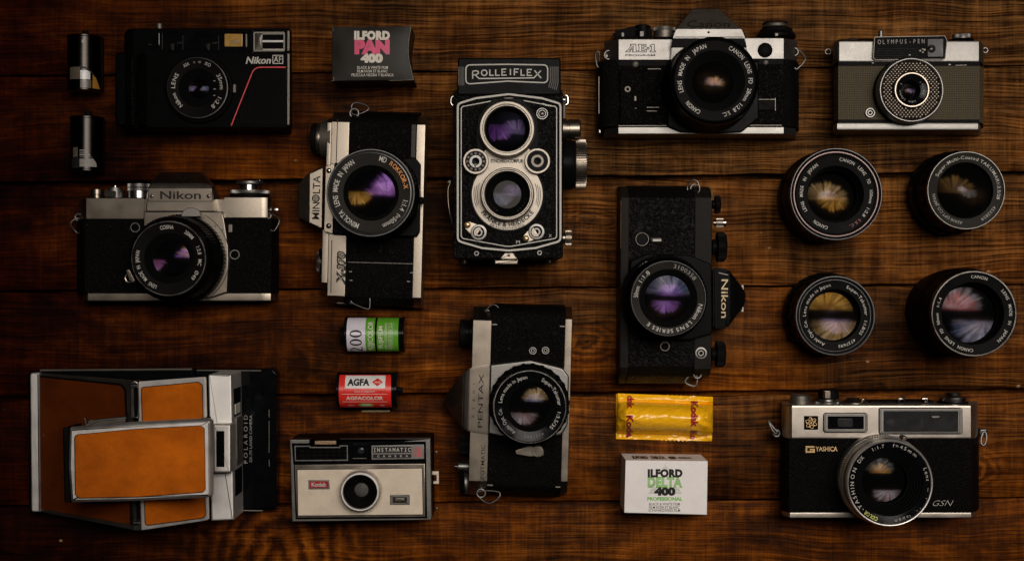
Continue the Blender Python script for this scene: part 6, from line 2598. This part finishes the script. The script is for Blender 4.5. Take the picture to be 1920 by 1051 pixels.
# ================================================================ yellow foil packet
thing('film_packet', 'yellow foil film packet with red lettering, between the black SLR and the white film box', 'film packet', 470, 245)
def foil(u, v):
    """u, v in 0..1 over the packet"""
    xl = 114 - 14 * v + 4 * sin(v * 7)
    xr = 835 - 4 * (v > 0.8) - 10 * sin(pi * v) * 0 - 16 * max(0, v - 0.75)
    yt = 68 + 26 * u
    yb = 413 + 17 * u
    if 0.50 < u < 0.82:
        yt -= (5 * abs((u * 42) % 2 - 1) - 2) * max(0, 1 - v / 0.06)
    if 0.47 < u < 0.74:
        yb += (10 * abs((u * 46) % 2 - 1) - 3) * max(0, 1 - (1 - v) / 0.06)
    x, y = xl + (xr - xl) * u, yt + (yb - yt) * v
    q = min(max((v - 0.17) / 0.70, 0), 1)
    env = min(1, u / 0.10) * min(1, (1 - u) / 0.06)
    env = max(env, 0) ** 0.6
    z = 1.2 + 23.5 * (max(0.0, 1 - (2 * q - 1) ** 2)) ** 0.5 * (0.55 + 0.45 * env)
    if v < 0.17:
        z = 5.0 - 1.5 * abs(v - 0.1) / 0.1
    if v > 0.88:
        z = 2.2
    s = noise.noise((u * 7, v * 5, 3.1)) * 1.5 + noise.noise((u * 19 + v * 6, v * 9, 8.0)) * 0.8
    e = max(0, 1 - u / 0.3) + max(0, 1 - (1 - u) / 0.25) * 0.8
    fold = abs(noise.noise((u * 9 - v * 3, v * 6 + u * 5, 1.7))) * 2.6 * e
    zz = z + s * (0.5 + 0.7 * e) - fold
    return x, y, max(zz, 0.6)
NU, NV = 130, 84
b = M(smooth=55)
rows = []
for j in range(NV + 1):
    rows.append([P(*foil(i / NU, j / NV)) for i in range(NU + 1)])
b.rings(rows, closed=False, cap0=False, cap1=False)
part('wrapper', b, 'foil_yellow')
b = M()
b.prism([(102, 72), (835, 95), (815, 424), (100, 410)], 0.2, 0.5, 0)
part('back_film', b, 'foil_yellow')
b = M(flat=True)
def onfoil(x, y):
    u, v = (x - 108) / 724.0, 0
    u = min(max(u, 0), 1)
    v = min(max((y - 68 - 26 * u) / (345 - 9 * u), 0), 1)
    q = foil(u, v)
    return P(x, y, q[2] + 0.45)
ct = [(1, 0, 4.0), (0, 1, 4.0)]
b.text('dak', 210, 134, 0, 46, ang=90, wd=98, bold=0.05, mapf=onfoil, cuts=ct)
b.text('Koda', 206, 318, 0, 46, ang=90, wd=168, bold=0.05, mapf=onfoil, cuts=ct)
b.text('Kodak', 696, 226, 0, 48, ang=90, wd=196, bold=0.05, mapf=onfoil, cuts=ct)
b.text('Ko', 688, 384, 0, 48, ang=90, wd=66, bold=0.05, mapf=onfoil, cuts=ct)
part('lettering', b, 'brown_red_ink')

# ================================================================ two coloured film cassettes
view(600, 570, 4.775)
ZC = 12.6

def colour_cassette(cy, xl, xr, rv, spool):
    """lying along x: shell, end caps, spool end"""
    b = M(smooth=30)
    b.roller((xl + 6, cy), (xr - 6, cy), ZC, [(0, rv - 6), (0.001, rv - 4), (0.999, rv - 4), (1, rv - 6)], seg=72)
    part('shell', b, 'black_gloss')
    for a, c in ((xl, xl + 26), (xr - 26, xr)):
        b = M(smooth=30)
        b.roller((a, cy), (c, cy), ZC, [(0, rv * 0.6), (0.02, rv - 2), (0.2, rv + 3), (0.8, rv + 3), (0.98, rv - 2), (1, rv * 0.6)], seg=64)
        part('end_cap', b, 'black_gloss')
    b = M(smooth=30)
    a, c, r1, r2 = spool
    b.roller((a, cy), (c, cy), ZC, [(0, r1 * 0.9), (0.06, r1), (0.94, r2), (1, r2 * 0.9)], seg=36)
    part('spool', b, 'black_satin')

thing('film_cassette', 'green, black and lilac film cassette above the red and white one', 'film cassette', 490, 270, 'coloured film cassettes')
colour_cassette(270, 230, 764, 158, (176, 232, 62, 66))
rl = R(154, ZC)
mp = label_map(False, 270, ZC, rl + 0.06, ZC)
HA = 205
for nm, x0, x1, mt in (('label_lilac', 250, 421, 'label_lilac'), ('g', 421, 504, 'bright_green'), ('k', 504, 523, 'black_gloss'), ('g', 523, 712, 'bright_green')):
    b = M(smooth=60)
    wrapped(b, [(x0, 270 - HA), (x1, 270 - HA), (x1, 270 + HA), (x0, 270 + HA)], mp, False)
    part('label_band', b, mt)
mp2 = label_map(False, 270, ZC, rl + 0.13, ZC)
ct = [(0, 1, 8.0)]
b = M(flat=True)
# tall thin figures
for yy, w_ in ((258, 80), (338, 80)):
    o_, i_ = [], []
    for k in range(40):
        t = 2 * pi * k / 40
        o_.append((337 + 54 * cos(t), yy + 34 * sin(t)))
        i_.append((337 + 45 * cos(t), yy + 16 * sin(t)))
    for k in range(40):
        j = (k + 1) % 40
        b._put([o_[k], o_[j], i_[j], i_[k]], [(0, 1, 2, 3)], mp2, None)
b.text('2', 337, 424, 0, 112, ang=-90, xs=0.95, bold=0.005, mapf=mp2, cuts=ct)
part('lettering', b, 'black_ink')
b = M(flat=True)
b.text('FUJICOLOR', 466, 282, 0, 44, ang=-90, wd=292, bold=0.012, mapf=mp2, cuts=ct)
b.text('FUJIFILM', 556, 294, 0, 34, ang=-90, wd=212, bold=0.02, mapf=mp2, cuts=ct)
b.text('FOR COLOR PRINTS', 603, 284, 0, 20, ang=-90, wd=262, bold=0.0, mapf=mp2, cuts=ct)
b.text('PROCESS CN-16  C-41', 645, 284, 0, 22, ang=-90, wd=262, bold=0.0, mapf=mp2, cuts=ct)
for xx in (626, 664):
    pts = [(xx, 150 + k * 10) for k in range(28)]
    for p, q in zip(pts, pts[1:]):
        b._put([(p[0] - 1, p[1]), (p[0] + 1, p[1]), (q[0] + 1, q[1]), (q[0] - 1, q[1])], [(0, 1, 2, 3)], mp2, None)
part('lettering', b, 'cream')

thing('film_cassette', 'red and white film cassette with a small green oval, above the cream camera', 'film cassette', 430, 775, 'coloured film cassettes')
colour_cassette(766, 160, 700, 162, (690, 742, 30, 22))
rl = R(158, ZC)
mp = label_map(False, 766, ZC, rl + 0.06, ZC)
mp2 = label_map(False, 766, ZC, rl + 0.13, ZC)
mp3 = label_map(False, 766, ZC, rl + 0.19, ZC)
def ar(y, rv=158):      # seen offset from the axis -> unrolled offset
    t = max(-0.98, min(0.98, (y - 766) / rv))
    return 766 + rv * asin(t)
b = M(smooth=60)
wrapped(b, [(188, ar(626)), (642, ar(626)), (650, ar(720)), (650, ar(916)), (188, ar(916))], mp, False)
part('label', b, 'label_red')
b = M(smooth=60)
wrapped(b, [(242, ar(632)), (597, ar(632)), (597, ar(738)), (242, ar(738))], mp2, False)
part('label_panel', b, 'label_white')
ct = [(0, 1, 8.0)]
b = M(flat=True)
b.text('AGFA', 360, ar(686), 0, 60, wd=196, bold=0.05, mapf=mp3, cuts=ct)
part('lettering', b, 'black_ink')
b = M(flat=True)
wrapped(b, [(480, ar(686)), (528, ar(652)), (576, ar(686)), (528, ar(721))], mp3, False)
part('diamond_logo', b, 'label_red')
b = M(flat=True)
mp4 = label_map(False, 766, ZC, rl + 0.25, ZC)
b.text('Agfa', 528, ar(686), 0, 20, wd=54, bold=0.02, shear=0.2, mapf=mp4, cuts=ct)
b.text('AGFACOLOR', 415, ar(827), 0, 32, wd=330, bold=0.035, mapf=mp2, cuts=ct)
b.text('MADE IN GERMANY', 418, ar(768), 0, 15, wd=180, bold=0.0, mapf=mp2, cuts=ct)
b.text('135', 290, ar(896), 0, 20, wd=52, bold=0.01, mapf=mp2, cuts=ct)
b.text('36', 566, ar(894), 0, 22, wd=46, bold=0.01, mapf=mp2, cuts=ct)
b.text('400', 422, ar(893), 0, 30, wd=88, bold=0.05, mapf=mp4, cuts=ct)
for yy in (788, 858):
    for k in range(10):
        x0, x1 = 216 + k * 40, 256 + k * 40
        b._put([(x0, ar(yy)), (x1, ar(yy)), (x1, ar(yy + 4)), (x0, ar(yy + 4))], [(0, 1, 2, 3)], mp2, None)
part('lettering', b, 'cream')
b = M(flat=True)
wrapped(b, [(422 + 70 * cos(t * pi / 12), ar(893) + 26 * sin(t * pi / 12)) for t in range(24)], mp2, False)
part('green_oval', b, 'green_ink')
b = M()
b.prism(fillet([(368, 930), (628, 930), (626, 964), (372, 966)], [0, 0, 8, 8]), 0.4, 2.2, 0.3)
b2 = part('film_leader', b, 'film_base')
b = M()
b.prism([(210, 900), (640, 900), (640, 948), (210, 948)], 0.3, 3.2, 0.3)
part('felt_lip', b, 'black_matt')
